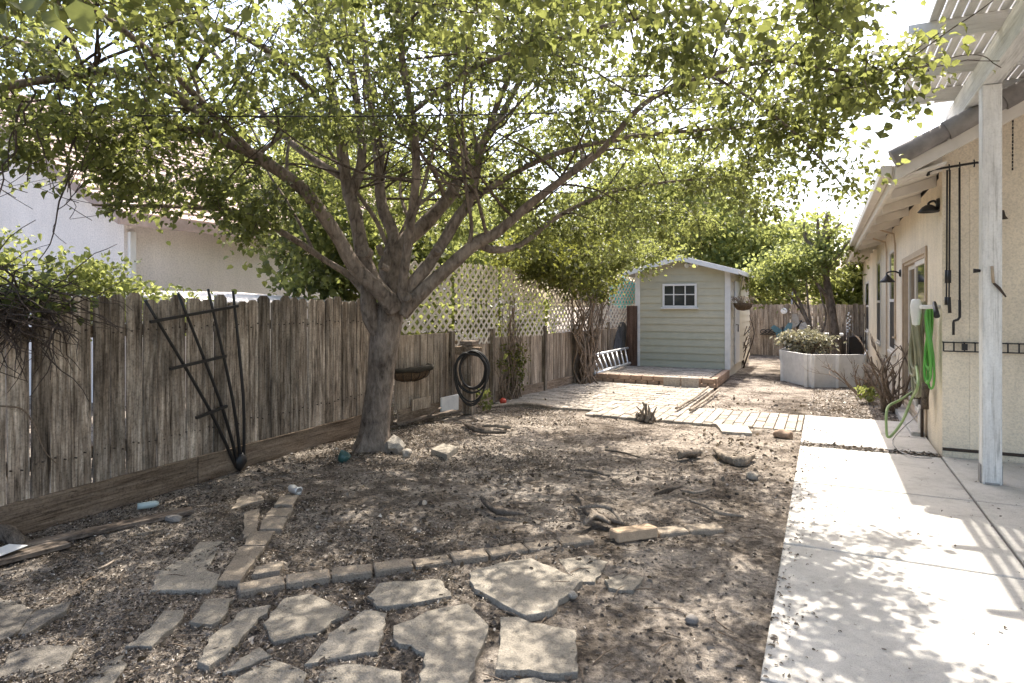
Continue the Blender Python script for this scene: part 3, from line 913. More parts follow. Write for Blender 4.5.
hose('garden_hose', 'bright green garden hose coiled nearest the house corner', M['hose_green'], 7.70, 1.46, 6, .17, .78, .011, .03, seed=5)
g0 = G(886, 436, .03)
pts = [Vector((hx - .02, yh + .1, 1.4)), Vector((hx - .06, yh + .12, .9)), onX(918, 385, .85), P(912, 398, 6.9), P(903, 420, 6.8), P(893, 434, 6.75), P(888, 437, 6.75), P(886.5, 430, 6.8), P(886.5, 412, 6.9), P(890, 405, 7.0), P(900, 400, 7.1), onX(912, 392, WX - .05)]
m = MB(); m.tube(pts, .014, 8, 4); tag(m.build('garden_hose', M['hose_pale']), 'pale green hose drooping in a loop onto the path beside the wall', 'garden hose', 'garden hoses hung on the house wall')
m = MB(); m.tube([onX(922, 402, WX - .02), P(917, 415, 6.7), P(905, 426, 6.6), G(893, 440, .02), G(898, 450, .02), G(915, 457, .02), G(932, 458, .02)], .006, 6, 4)
tag(m.build('thin_cable', M['grey_metal']), 'thin grey tube trailing from the tap onto the concrete', 'cable')
tp = thing('water_tap', onX(922, 396, WX), 'old brass tap and pipe low on the wall under the hoses', 'tap')
q = onX(922, 398, WX - .06)
m = MB(); m.tube([(q.x, q.y, -.02), (q.x, q.y, q.z)], .016, 8); m.tube([(q.x, q.y, q.z), (q.x - .09, q.y, q.z + .0), (q.x - .12, q.y, q.z - .05)], .014, 8); m.tube([(q.x + .05, q.y, q.z), (q.x, q.y, q.z)], .014, 8); m.build('pipe', M['rust_metal'], tp)
m = MB(); m.lathe((q.x - .04, q.y, q.z + .05), [(.0, .008), (.035, .008), (.038, 0), (.035, -.008), (0, -.008)], 10); m.tube([(q.x - .04, q.y, q.z), (q.x - .04, q.y, q.z + .05)], .007, 6); m.build('handle', M['rust_metal'], tp)
q = onX(926, 388, WX - .045)
m = MB(); m.tube([onX(921, 460, WX - .04), onX(921, 405, WX - .04)], .032, 10); tag(m.build('drain_pipe', M['trim']), 'short cream plastic pipe standing at the foot of the wall', 'pipe')
m = MB(); m.tube([onX(924, 408, WX - .09), onX(926, 384, WX - .09)], .035, 10, 4, jit=.5); tag(m.build('pipe_insulation', M['barkchip']), 'dark crumbling foam lagging around the tap pipe', 'pipe lagging')
# nozzle
m = MB(); q = onX(936, 311, WX - .1); m.tube([q + Vector((0, .1, .08)), q, q + Vector((0, -.05, -.05))], [.016, .022, .026], 10); tag(m.build('hose_nozzle', M['black_metal']), 'black spray nozzle on top of the bright green hose', 'nozzle')

# ------------------------------------------------------------------ garden shed
SX0, SX1, SYF, SYB = -3.68, -1.77, 13.8, 17.8
EZ, PZ = 2.20, 2.46; SXC = (SX0 + SX1) / 2
sh = thing('garden_shed', (SXC, 15.8, 0), 'small shed with beige over green lap siding and white corner trim', 'shed')
def gable_x(z):
    if z <= EZ: return SX0, SX1
    t = (z - EZ) / (PZ - EZ); return SX0 + t * (SXC - SX0), SX1 - t * (SX1 - SXC)
def courses_front(z0, z1, name, mat):
    m = MB(); h = .152; z = z0
    while z < z1 - .01:
        zt = min(z + h, z1)
        a0, a1 = gable_x(z); b0, b1 = gable_x(zt)
        if b1 - b0 < .02: break
        m.tint = random.uniform(.42, .58)
        vs = [(a0, SYF - .022, z), (a1, SYF - .022, z), (b1, SYF - .006, zt + .004), (b0, SYF - .006, zt + .004), (a0, SYF, z), (a1, SYF, z), (b1, SYF, zt + .004), (b0, SYF, zt + .004)]
        m.add(vs, [(0, 1, 2, 3), (0, 4, 5, 1), (7, 6, 5, 4), (0, 3, 7, 4), (1, 5, 6, 2)])
        z = zt
    return m.build(name, mat, sh)
courses_front(.155, .155 + .152 * 5, 'green_siding', M['siding_green'])
courses_front(.155 + .152 * 5, PZ, 'beige_siding', M['siding_beige'])
m = MB(); z = .155
while z < EZ - .02:
    zt = min(z + .152, EZ); m.tint = random.uniform(.4, .6)
    for X, s in ((SX1, 1), (SX0, -1)):
        vs = [(X + s * .022, SYF + .001, z), (X + s * .022, SYB, z), (X + s * .006, SYB, zt + .004), (X + s * .006, SYF + .001, zt + .004), (X, SYF + .001, z), (X, SYB, z), (X, SYB, zt + .004), (X, SYF + .001, zt + .004)]
        fs = [(0, 1, 2, 3), (0, 4, 5, 1), (7, 6, 5, 4), (0, 3, 7, 4), (1, 5, 6, 2)]
        m.add(vs, fs if s > 0 else [f[::-1] for f in fs])
    z = zt
m.build('side_siding', M['siding_cream'], sh)
m = MB(); m.box(SX0 + .01, SX1 - .01, SYF + .01, SYB - .001, -.05, EZ - .02); m.prism([(SX0, SYB - .02, EZ - .02), (SX1, SYB - .02, EZ - .02), (SXC, SYB - .02, PZ - .02)], (0, .03, 0)); m.build('wall', M['siding_cream'], sh)
for X in (SX0, SX1):
    m = MB(); s = -1 if X == SX0 else 1
    m.box(min(X - s * .07, X + s * .0245), max(X - s * .07, X + s * .024), SYF - .036, SYF - .023, .15, EZ + (.0))
    m.box(min(X + s * .023, X + s * .036), max(X + s * .023, X + s * .036), SYF - .036, SYF + .07, .15, EZ - .02)
    m.build('corner_trim', M['shed_white'], sh, bevel=.003)
ov, fo = .22, .28
m = MB()
sl_ = (PZ - EZ) / (SXC - SX0)
for s in (-1, 1):
    xe = SXC + s * (SXC - SX0 + ov); ze = EZ - ov * sl_ + .02
    m.prism([(SXC, SYF - fo, PZ + .02), (xe, SYF - fo, ze), (xe, SYF - fo, ze + .035), (SXC, SYF - fo, PZ + .06)], (0, SYB + .2 - SYF + fo, 0))
m.build('roof', M['shed_roof'], sh)
m = MB()
for s in (-1, 1):
    xe = SXC + s * (SXC - SX0 + ov + .005); ze = EZ - ov * sl_ + .02
    m.prism([(SXC, SYF - fo - .02, PZ - .05), (xe, SYF - fo - .02, ze - .07), (xe, SYF - fo - .02, ze + .03), (SXC, SYF - fo - .02, PZ + .055)], (0, .018, 0))
    m.box(min(xe, xe + s * .018), max(xe, xe + s * .018), SYF - fo, SYB + .2, ze - .06, ze + .03)
m.build('fascia', M['shed_white'], sh, bevel=.003)
m = MB(); wx0, wx1, wz0, wz1 = -3.12, -2.40, 1.43, 1.93; yf = SYF - .05
fw = .045
m.box(wx0, wx0 + fw, yf, yf + .027, wz0, wz1); m.box(wx1 - fw, wx1, yf, yf + .027, wz0, wz1)
m.box(wx0 + fw, wx1 - fw, yf, yf + .027, wz1 - fw, wz1); m.box(wx0 + fw, wx1 - fw, yf, yf + .027, wz0, wz0 + fw * .8)
for k in (1, 2):
    xx = wx0 + (wx1 - wx0) * k / 3; m.box(xx - .012, xx + .012, yf + .004, yf + .026, wz0 + fw, wz1 - fw)
zz = (wz0 + wz1) / 2 + .02; m.box(wx0 + fw, wx1 - fw, yf + .005, yf + .025, zz - .011, zz + .011)
wd = m.build('window', M['shed_white'], sh, bevel=.003)
m = MB(); m.box(wx0 + fw, wx1 - fw, yf + .018, yf + .022, wz0 + .04, wz1 - fw); m.build('pane', M['glass'], wd, origin=world_loc(sh))
m = MB(); m.box(wx0 - .03, wx1 + .03, yf - .03, yf + .026, wz0 - .035, wz0 - .002); m.build('sill', M['shed_white'], wd, origin=world_loc(sh), bevel=.004)
m = MB(); m.box(SX1 + .024, SX1 + .045, 14.55, 15.35, .2, 2.0); d_ = m.build('door', M['shed_white'], sh, bevel=.004)
m = MB(); m.tube([(SX1 + .046, 14.66, 1.05), (SX1 + .09, 14.66, 1.05), (SX1 + .09, 14.66, .9)], .012, 8); m.build('handle', M['black_metal'], d_, origin=world_loc(sh))
fl = thing('floodlight', (-2.50, SYF - .1, 2.36), 'twin white security floodlight under the shed gable', 'floodlight')
m = MB(); m.lathe((-2.5, SYF - .02, 2.34), [(0, 0), (.05, 0), (.05, .03), (0, .035)], 14, (0, -1, 0)); m.build('mount', M['white_plastic'], fl)
for s in (-1, 1):
    m = MB(); m.lathe((-2.5 + s * .07, SYF - .07, 2.33), [(.0, -.02), (.03, -.01), (.045, .05), (.05, .08), (.045, .075), (.0, .06)], 16, (s * .4, -1, -.4)); m.build('lamp_head', M['white_plastic'], fl)
    m = MB(); m.tube([(-2.5, SYF - .03, 2.34), (-2.5 + s * .07, SYF - .07, 2.33)], .01, 6); m.build('arm', M['white_plastic'], fl)

def basket(name, label, c, r, sq=None):
    rt = thing(name, c, label, 'hanging basket'); c = Vector(c)
    m = MB(); m.lathe(c, [(.02, -.16), (r * .6, -.14), (r * .9, -.07), (r, .0), (r * .93, .0), (r * .8, -.06)], 18); m.build('liner', M['coir'], rt)
    m = MB(); rnd = random.Random(3)
    for k in range(34):
        a = rnd.uniform(0, 6.28); q = c + Vector((math.cos(a), math.sin(a), 0)) * r * rnd.uniform(.1, .8)
        m.tube([q, q + Vector((math.cos(a) * .1, math.sin(a) * .1, rnd.uniform(.05, .16))), q + Vector((math.cos(a) * .22, math.sin(a) * .22, rnd.uniform(-.05, .15)))], .004, 4, 2)
    m.build('dry_plant', M['vine_dry'], rt)
    return rt
bk2 = basket('hanging_basket', 'hanging basket of dried plants on the side wall of the green shed', (SX1 + .24, 14.2, 1.52), .2)
m = MB()
for a in (0, 2.1, 4.2): m.tube([(SX1 + .24 + .19 * math.cos(a), 14.2 + .19 * math.sin(a), 1.52), (SX1 + .24, 14.2, 2.1)], .004, 4)
m.build('hanger_chain', M['black_metal'], bk2)

# ------------------------------------------------------------------ objects along the left fence
# fan trellis
fb = G(226, 466, .0); fb.x += .18; lean = Vector((-.22, 0, 0))
tr = thing('fan_trellis', fb, 'black fan shaped plant trellis leaning against the tall fence', 'trellis')
def onF(px, py, off=.05):
    # point on the plane of the tall fence, off metres in front
    n = fn; a = Vector((*FA, 0)) + n * (.02 + off); v = ray(px, py); o = Vector((0, 0, H))
    return o + v * ((a - o).dot(n) / v.dot(n))
m = MB()
tops_ = [(145, 300, .06), (178, 293, .06), (208, 289, .06), (233, 291, .06)]
m.build
for i, (px, py, off) in enumerate(tops_):
    m = MB(); q = onF(px, py, off)
    bpt = fb + Vector((0, (i - 1.5) * .028, .02)); mid = fb.lerp(q, .38) + Vector((.03, (i - 1.5) * .02 + .01, .04))
    m.tube([bpt, mid, q], [.015, .014, .011], 8, 4); m.build('upright', M['black_metal'], tr)
for (p, q) in (((150, 322), (238, 306)), ((170, 369), (226, 356)), ((196, 418), (227, 406))):
    m = MB(); m.bar(onF(*p, .085), onF(*q, .085), .02, .024); m.build('crossbar', M['black_metal'], tr)
m = MB(); m.blob(fb + Vector((0, 0, .06)), (.06, .06, .09), 4, 2, .3); m.build('foot', M['black_metal'], tr)

def onL(px, py, i=1, off=.05):
    d = (B[i + 1] - B[i]).normalized(); n = Vector((d.y, -d.x, 0)); a = B[i] + n * (.02 + off); v = ray(px, py); o = Vector((0, 0, H))
    return o + v * ((a - o).dot(n) / v.dot(n))
# wall basket
q = onL(409, 373, 0, .02)
wb = thing('wall_basket', q, 'half round coir lined wire wall basket on the low fence near the trunk', 'basket')
d = (B[1] - B[0]).normalized(); n = Vector((d.y, -d.x, 0))
m = MB(); vs = []; NN = 12
for j, (rr, zz) in enumerate(((.34, .0), (.33, -.06), (.27, -.12), (.14, -.155), (.0, -.165))):
    for k in range(NN + 1):
        a = math.pi * k / NN; vs.append(q + d * (-math.cos(a) * rr) + n * (math.sin(a) * rr * .55) + UP * (zz + .06 + .01 * math.sin(k * 3 + j)))
fs = [(j * (NN + 1) + k, j * (NN + 1) + k + 1, (j + 1) * (NN + 1) + k + 1, (j + 1) * (NN + 1) + k) for j in range(4) for k in range(NN)]
m.add(vs, [f[::-1] for f in fs], True); m.build('liner', M['coir'], wb)
m = MB(); pts = [q + d * (-math.cos(math.pi * k / 14) * .37) + n * (math.sin(math.pi * k / 14) * .37 * .56) + UP * .065 for k in range(15)]
m.tube(pts, .034, 8, 2, jit=.9); m.build('rim', M['soil_dark'], wb)
m = MB()
for k in range(1, 8):
    a = math.pi * k / 8
    m.tube([q + d * (-math.cos(a) * r_) + n * (math.sin(a) * r_ * .57) + UP * (z_ + .06) for r_, z_ in ((.35, 0), (.34, -.06), (.28, -.125), (.1, -.17))], .004, 5, 2)
m.build('wire', M['black_metal'], wb)

# hose post with coiled black hose
hp0 = G(469, 413, 0)
hp = thing('hose_post', hp0, 'thick brown timber stub post with a top bracket in front of the lattice', 'post')
m = MB(); m.tint = .5; m.obox(hp0 + UP * .46, (.07, 0, 0), (0, .07, 0), UP * .47); m.build('post', M['fence'], hp, bevel=.006)
m = MB(); m.tint = .6; m.obox(hp0 + Vector((.02, -.05, .86)), (.19, 0, 0), (0, .045, 0), UP * .055); m.build('bracket', M['fence_h'], hp, bevel=.006)
m = MB(); m.tint = .8; m.obox(hp0 + Vector((0, 0, .965)), (.10, 0, 0), (0, .09, 0), UP * .03); m.build('cap', M['old_board'], hp, bevel=.006)
m = MB(); rnd = random.Random(4); pts = []
cc = hp0 + Vector((.14, -.12, .50))
ux = Vector((CY, SY, 0)); 
for k in range(9):
    w_ = rnd.uniform(.16, .23); t_ = rnd.uniform(.20, .27); bt = rnd.uniform(.22, .34) if k < 6 else rnd.uniform(.40, .5); off = Vector((0, -.01 * k, 0))
    for j in range(12):
        a = 2 * math.pi * j / 12
        z = (t_ if math.cos(a) > 0 else bt) * math.cos(a)
        pts.append(cc + off + ux * (w_ * math.sin(a)) + UP * (z + .12))
m.tube(pts, .012, 6, 2); tag(m.build('garden_hose', M['hose_black']), 'black garden hose coiled on the timber stub post', 'garden hose')

# ladder leaning on the fence at the deck
la, lb = G(596, 373, .16), G(630, 364, .16)
ld = thing('aluminium_ladder', la, 'short aluminium ladder lying on edge against the fence by the shed', 'ladder')
t0, t1 = P(585, 357, 12.75), P(627.5, 348, 13.75)
l0, l1 = P(594, 374, 12.45), P(630, 363, 13.45)
m = MB(); m.tube([t0, t1], .028, 8); m.build('side_rail', M['aluminium'], ld)
m = MB(); m.tube([l0, l1], .028, 8); m.build('side_rail', M['aluminium'], ld)
for k in range(9):
    t = (k + .4) / 9; m = MB(); m.tube([l0.lerp(l1, t), t0.lerp(t1, t)], .018, 6); m.build('rung', M['aluminium'], ld)
# grey board & brown post, teal canopy
q0, q1 = P(614, 352, 14.0), P(621, 352, 14.05)
m = MB(); m.prism([P(613, 352, 13.9), P(625, 350, 14.2), P(627, 326, 14.35), P(624, 322, 14.3), P(618, 322, 14.2)], (-.02, .03, 0)); tag(m.build('grey_board', M['grey_board'], bevel=.003), 'dark grey board propped upright against the far lattice fence', 'board')
q = P(632, 358, 13.95); m = MB(); m.tint = .5; m.box(q.x - .12, q.x + .10, q.y, q.y + .1, .1, 1.46); tag(m.build('brown_post', M['brown_post'], bevel=.004), 'dark brown wide post standing at the shed corner', 'post')
m = MB(); m.add([P(609, 287, 16), P(622, 276, 15.2), P(637, 284, 16.2), P(640, 300, 16.6), P(622, 310, 16.2), P(609, 302, 16.4), P(622, 282, 17.4)], [(0, 1, 6), (1, 2, 6), (2, 3, 6), (3, 4, 1, 2), (4, 5, 0, 1), (3, 4, 5, 6), (5, 0, 6)])
cn = m.build('canopy', M['teal_cloth'])
cr = thing('canopy_tent', (world_loc(cn).x, world_loc(cn).y, 0), 'bright teal canopy tent showing behind the lattice beside the shed', 'canopy')
cn.parent = cr; cn.location = Vector(cn.location) - Vector(cr.location)
for px in (611, 634):
    q = P(px, 300, 16.3); m = MB(); m.tube([(q.x, q.y, -.05), (q.x, q.y, q.z)], .02, 8); m.build('leg', M['grey_metal'], cr)

# pale boards leaning at the low fence foot
def slab_obj(name, poly, th, mat, label, cat, z=0.0, bev=.006, group=None, tint=.5, lift=0.0):
    m = MB(); m.tint = tint
    m.prism([Vector((p.x, p.y, z + lift)) for p in poly], (0, 0, -th))
    return tag(m.build(name, mat, bevel=bev), label, cat, group)
m = MB(); m.tint = .9; p, q = onL(412, 407, 0, .05), onL(430, 403, 0, .05); m.obox((p + q) / 2 + UP * .02, (q - p) / 2, Vector((.012, 0, 0)), UP * .075); tag(m.build('offcut_board', M['fence_pale'], bevel=.003), 'pale timber offcut leaning on the low fence right of the trunk', 'board')
m = MB(); m.tint = .95; p, q = onL(441, 408, 1, .05), onL(458, 404, 1, .05); m.obox((p + q) / 2 + UP * .03, (q - p) / 2, Vector((.015, 0, 0)), UP * .11); tag(m.build('offcut_block', M['planter'], bevel=.006), 'pale wide block standing on edge beside the hose post', 'block')
m = MB(); m.tint = .7; m.bar(G(395, 424, .02), G(455, 411, .05), .09, .035); tag(m.build('ground_timber', M['old_board'], bevel=.004), 'long flat timber lying along the foot of the low fence', 'timber')
m = MB(); m.tint = .6; m.bar(G(428, 416, .05), G(440, 408, .16), .10, .02); tag(m.build('tilted_plank', M['old_board'], bevel=.003), 'short tilted plank propped between the pale offcuts', 'plank')

# ------------------------------------------------------------------ ground clutter
def gz(p): return ground_z(p.x, p.y)
def poly_stone(name, pix, mat, label, cat, group, top=.012, th=.05, tint=.5, rough=.012, sub=5, seed=0):
    """stone slab: outline from ground points, broken edge, slightly uneven top"""
    rnd = random.Random(seed + 11)
    c = [G(*p) for p in pix]; n = len(c); out = []
    for i in range(n):
        a, b = c[i], c[(i + 1) % n]
        L = (b - a).length; k = max(1, int(L / .045))
        nr = Vector(((b - a).y, -(b - a).x, 0)).normalized()
        for j in range(k):
            t = j / k; p = a.lerp(b, t)
            if j: p += nr * rnd.gauss(0, rough * .45)
            else: p += (sum(c, Vector()) / n - p).normalized() * rough * .15
            out.append(p)
    cen = sum(out, Vector()) / len(out)
    m = MB(); m.tint = tint
    tl = Vector((rnd.uniform(-.012, .012), rnd.uniform(-.012, .012), 0))
    N = len(out); vs = []
    def zf(p): return top + (p - cen).dot(tl) + .004 * noise.noise(p * 7 + Vector((seed, 0, 0)))
    rings = [(1.0, -th), (1.0, -.005), (.99, -.001), (.955, 0), (.6, .001), (.25, .002)]
    for sc_, dz in rings:
        for p in out:
            q = cen + (p - cen) * sc_ if sc_ < .9 else cen + (p - cen) * (1 - (1 - sc_) * .6)
            vs.append(Vector((q.x, q.y, zf(q) + dz)))
    fs = []
    for r_ in range(len(rings) - 1):
        for k in range(N):
            k2 = (k + 1) % N; fs.append((r_ * N + k, r_ * N + k2, (r_ + 1) * N + k2, (r_ + 1) * N + k))
    fs.append(tuple((len(rings) - 1) * N + k for k in range(N)))
    ar = sum(out[i].x * out[(i + 1) % N].y - out[(i + 1) % N].x * out[i].y for i in range(N))
    if ar < 0: fs = [f[::-1] for f in fs]
    m.add(vs, fs)
    return tag(m.build(name, mat), label, cat, group)
for_stone_drop = .017
FG = 'flagstones set in the bare soil'
stones = [
 ([(469,573),(500,563),(531,559),(583,581),(566,597),(552,611),(525,616),(474,589)], 'stone', .58, 'largest pale kite shaped flagstone just below the brick edging', .022),
 ([(500,617.5),(518,617.5),(532,624),(576,630),(578,673),(559,675),(529,671),(495,671)], 'stone', .52, 'squarish flagstone with a chipped front edge below the kite shaped one', .022),
 ([(393,626),(437,608.5),(468,603),(489,626),(481,650),(468,684),(462,705),(416,705),(425,654),(393,639)], 'stone', .6, 'big pale flagstone with a stepped left side beside the squarish one', .02),
 ([(367,595),(379,582),(441,578),(452,595),(411.5,603),(377,606)], 'stone', .5, 'flat wide flagstone hugging the underside of the brick edging row', .014),
 ([(284,596.5),(310,592),(350,610),(326,627),(273.5,641),(263,622)], 'stone', .45, 'broad dull flagstone below the second and third edging bricks', .012),
 ([(365,609),(387,612.5),(378,651),(355,654),(304,664),(342,623)], 'stone', .5, 'pointed flagstone with a long tail between two broad flagstones', .016),
 ([(328,666),(361,663),(402,670),(398,700),(310,700)], 'stone', .5, 'half seen flagstone cut by the bottom of the view under the pointed one', .012),
 ([(260,646),(272,655),(240,669),(222,672)], 'stone', .48, 'small triangular flagstone chip lying against a bigger slab', .016),
 ([(273,658),(308,671.5),(292,700),(214,700),(236,676)], 'stone', .5, 'flagstone just below the small triangular chip', .012),
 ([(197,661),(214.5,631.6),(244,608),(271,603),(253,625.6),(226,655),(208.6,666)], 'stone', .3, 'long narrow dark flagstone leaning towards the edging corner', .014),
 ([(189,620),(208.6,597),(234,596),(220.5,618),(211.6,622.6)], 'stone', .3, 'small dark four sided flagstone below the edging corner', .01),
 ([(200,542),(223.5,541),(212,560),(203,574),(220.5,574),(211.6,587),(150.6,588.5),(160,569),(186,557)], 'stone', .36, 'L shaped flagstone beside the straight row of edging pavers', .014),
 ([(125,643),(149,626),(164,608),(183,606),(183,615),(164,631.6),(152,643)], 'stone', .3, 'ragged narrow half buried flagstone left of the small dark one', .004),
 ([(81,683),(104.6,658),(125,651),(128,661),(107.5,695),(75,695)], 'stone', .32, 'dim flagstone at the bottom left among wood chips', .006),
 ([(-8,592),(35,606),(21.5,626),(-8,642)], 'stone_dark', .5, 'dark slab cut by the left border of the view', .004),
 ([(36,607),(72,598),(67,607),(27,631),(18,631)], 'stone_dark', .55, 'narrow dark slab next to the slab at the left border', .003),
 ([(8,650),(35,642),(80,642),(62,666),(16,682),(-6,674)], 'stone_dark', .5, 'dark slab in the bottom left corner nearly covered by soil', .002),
 ([(558,557),(589,553),(608,559),(595,578),(581,578),(567.5,570)], 'stone', .62, 'pale half buried flagstone right of the kite shaped one', .002),
 ([(604,576.5),(625,570),(644,574),(633,587),(608.5,585)], 'stone', .55, 'smallest buried flagstone farthest right in the soil', .002),
 ([(496,681),(535,676),(562,683),(560,700),(490,700)], 'stone', .5, 'thin strip of flagstone below the squarish chipped one', .012),
]
for i, (pix, mt, ti, lab, top) in enumerate(stones):
    poly_stone('flagstone', pix, M[mt], lab, 'flagstone', FG, top - for_stone_drop, .06, ti + rnd.uniform(-.16, .16), .014, seed=i)

ordn = ['first', 'second', 'third', 'fourth', 'fifth', 'sixth', 'seventh', 'eighth', 'ninth', 'tenth', 'eleventh', 'twelfth']
row = [(237,588),(285,579),(331,573),(373,568),(413,563),(451,558),(487,553),(526,547),(559,542),(592,538)]
def brick_between(a, b, wd, th, top, mat, label, group, tint=.5, yaw=0.0, tilt=0.0):
    a, b = Vector((a.x, a.y, 0)), Vector((b.x, b.y, 0)); d = (b - a).normalized()
    d = Matrix.Rotation(yaw, 3, 'Z') @ d
    c = (a + b) / 2; L = (b - a).length - .012
    n = Vector((-d.y, d.x, 0)); u = (UP + n * tilt).normalized(); n = u.cross(d) * -1
    m = MB(); m.tint = tint; m.obox(c + UP * (top - th / 2), d * L / 2, n * wd / 2, u * th / 2)
    return tag(m.build('edging_brick', mat, bevel=.008), label, 'brick', group)
rnd = random.Random(21)
EG = 'bricks in the curved edging row'
for i in range(len(row) - 1):
    brick_between(G(*row[i]), G(*row[i + 1]), .115, .07, .010 + rnd.uniform(-.008, .006), M['edging'], f'{ordn[i]} brick of the curved edging row counted from the corner by the L shaped flagstone', EG, rnd.uniform(.35, .65), rnd.uniform(-.05, .05), rnd.uniform(-.05, .05))
brick_between(G(612, 538), G(655, 533), .12, .07, .05, M['brick_tan'], 'loose tan orange brick lying tilted at the end of the curved edging row', EG, .6, .05, .12)
for i, (a, b) in enumerate((((655,531),(686,528)), ((686,528),(722,526)))):
    brick_between(G(*a), G(*b), .115, .07, .004, M['edging'], ['half buried pale brick just past the loose tan brick', 'nearly buried brick at the path end of the edging row'][i], EG, .7)
SG = 'pavers in the straight row running back towards the trunk'
cols = [([(217,581),(240,581),(265,547),(241,547)], 'longest paver of the straight row, at its near corner'),
 ([(244,546),(265,545),(275.5,531),(252,531.5)], 'second paver of the straight row, between the longest and a cracked one'),
 ([(260,529.5),(282,529),(287,518),(264,518)], 'third paver of the straight row with a crack behind it'),
 ([(265,517),(287.5,517),(293,508),(271,508)], 'fourth paver of the straight row behind the crack'),
 ([(274,505),(292,505),(299,495.5),(281,496)], 'last paver of the straight row beside the crushed can'),
 ([(243,538),(256,533),(260,509),(244,513)], 'narrow paver lying alone left of the straight row'),
 ([(252,575),(280,571),(284,561),(255,567.5)], 'short brick tucked inside the corner behind the first edging brick'),
 ([(231,510),(264,500),(262,495),(240,496)], 'flat broken paver left of the last paver of the straight row')]
for i, (pix, lab) in enumerate(cols):
    poly_stone('edging_paver', pix, M['edging'], lab, 'paver', SG, .004, .06, rnd.uniform(.3, .6), .010, seed=50 + i)

def chunk(name, px, py, r, mat, label, cat, seed=0, amp=.35, sub=3, zoff=.5, flat=False, group=None):
    p = G(px, py, -.02); m = MB(); r = Vector(r) if hasattr(r, '__len__') else Vector((r, r, r))
    m.blob(p + UP * (r.z * zoff), r, seed, sub, amp, 1.4, flat)
    return tag(m.build(name, mat), label, cat, group)
chunk('rock', 396, 452, (.11, .10, .10), M['rock'], 'pale angular rock at the foot of the big tree trunk', 'rock', 3, .4, 2, .6, True)
chunk('pebble', 407, 456, .05, M['rock'], 'small round pale stone beside the rock at the trunk', 'stone', 5)
chunk('pebble', 692, 622, (.032, .026, .022), M['rock_dark'], 'smooth grey pebble alone on the soil near the path', 'stone', 2, .15)
chunk('pebble', 480, 584, (.02, .02, .015), M['rock'], 'tiny pale pebble left of the kite shaped flagstone', 'stone', 8, .15)
chunk('pebble', 572, 597, (.03, .025, .02), M['rock'], 'small pale pebble touching the kite shaped flagstone', 'stone', 9, .15)
chunk('rock', 783, 437, (.10, .08, .06), M['red_brick'], 'reddish lump of broken brick by the paver path corner', 'rock', 6, .3)
chunk('rock', 736, 363, (.25, .2, .16), M['red_brick'], 'reddish boulder at the corner of the green shed', 'rock', 16, .3)
chunk('rock', 752, 354, (.4, .25, .2), M['rock_dark'], 'wide low boulder against the rear fence', 'rock', 18, .3)
chunk('soil_clod', 752, 478, (.06, .05, .035), M['rock'], 'pale crumbly clod of soil among the roots', 'clod', 14, .45)
chunk('plastic_lump', 175, 522, (.06, .04, .035), M['rock_dark'], 'grey crumpled lump near the long board by the fence', 'lump', 12, .5, 2, .5, True)
poly_stone('broken_paver', [(431,452),(443,446),(458,449),(447,458)], M['stone'], 'broken paver piece lying alone right of the tree rock', 'paver', None, .03, .06, .65, .005, seed=71)
poly_stone('stepping_stone', [(716,424),(748,427),(752,434),(722,432)], M['paver'], 'loose pale paver slipped out of the paver path', 'paver', None, .01, .06, .65, .005, seed=72)
# can, cup, bottle, paper
q = G(295, 494, -.01); cd = Vector((.9, -.25, 0)).normalized()
cn = thing('crushed_can', q, 'crushed silver drinks can beside the last paver of the straight row', 'can')
m = MB(); m.tube([q + UP * .035 - cd * .06, q + UP * .036 - cd * .05, q + UP * .03, q + UP * .034 + cd * .05, q + UP * .035 + cd * .06], [.026, .033, .027, .033, .027], 16, 2, jit=.25); m.build('body', M['aluminium'], cn)
m = MB(); m.lathe(q + UP * .035 + cd * .061, [(.0, .0), (.02, 0), (.026, .004), (.024, -.002)], 14, cd); m.build('lid', M['grey_metal'], cn)
q = G(341, 461, -.01); m = MB(); m.lathe(q, [(0, .002), (.04, .0), (.048, .02), (.06, .085), (.055, .085), (.045, .02), (0, .012)], 14, Vector((.5, .2, .8)))
tag(m.build('plant_pot', M['teal_dark']), 'small dark teal pot tipped over left of the trunk', 'pot')
q = G(147, 508, .0); m = MB(); m.tube([q + Vector((-.035, -.05, .02)), q + Vector((.012, .03, .02)), q + Vector((.025, .055, .02)), q + Vector((.03, .07, .02))], [.024, .026, .022, .012], 14, 2)
tag(m.build('plastic_bottle', M['teal_pale']), 'pale teal plastic bottle lying by the fence kickboard', 'bottle')
q = G(6, 553, .03); m = MB(); m.prism([q + Vector((-.08, -.1, .0)), q + Vector((.06, -.08, .01)), q + Vector((.05, .09, .02)), q + Vector((-.09, .06, .015))], (0, 0, .004)); tag(m.build('paper_scrap', M['paper']), 'white scrap of paper on the boards by the fence', 'paper')
q = G(503, 404, .02); m = MB(); m.blob(q + UP * .04, .05, 1, 3, .08); tag(m.build('ball', M['red_plastic']), 'small red ball at the foot of the dry creepers', 'ball')
# old boards on the ground at the left
m = MB(); m.tint = .55; m.bar(G(20, 547, .01), G(192, 510, .01), .10, .03); tag(m.build('ground_board', M['old_board'], bevel=.003), 'long thin weathered board lying parallel to the tall fence', 'board')
m = MB(); m.tint = .4; m.bar(G(-40, 570, .015), G(66, 543, .0), .13, .03); tag(m.build('ground_board', M['old_board'], bevel=.003), 'shorter dark board in front of the long thin board', 'board')
m = MB(); m.tint = .5; m.tube([G(-30, 530, .10), G(4, 533, .09), G(16, 540, .05), G(26, 546, .0)], [.05, .05, .04, .03], 10, 4, jit=.2); tag(m.build('curved_root', M['barkchip']), 'thick curved root at the fence foot by the left border', 'root')
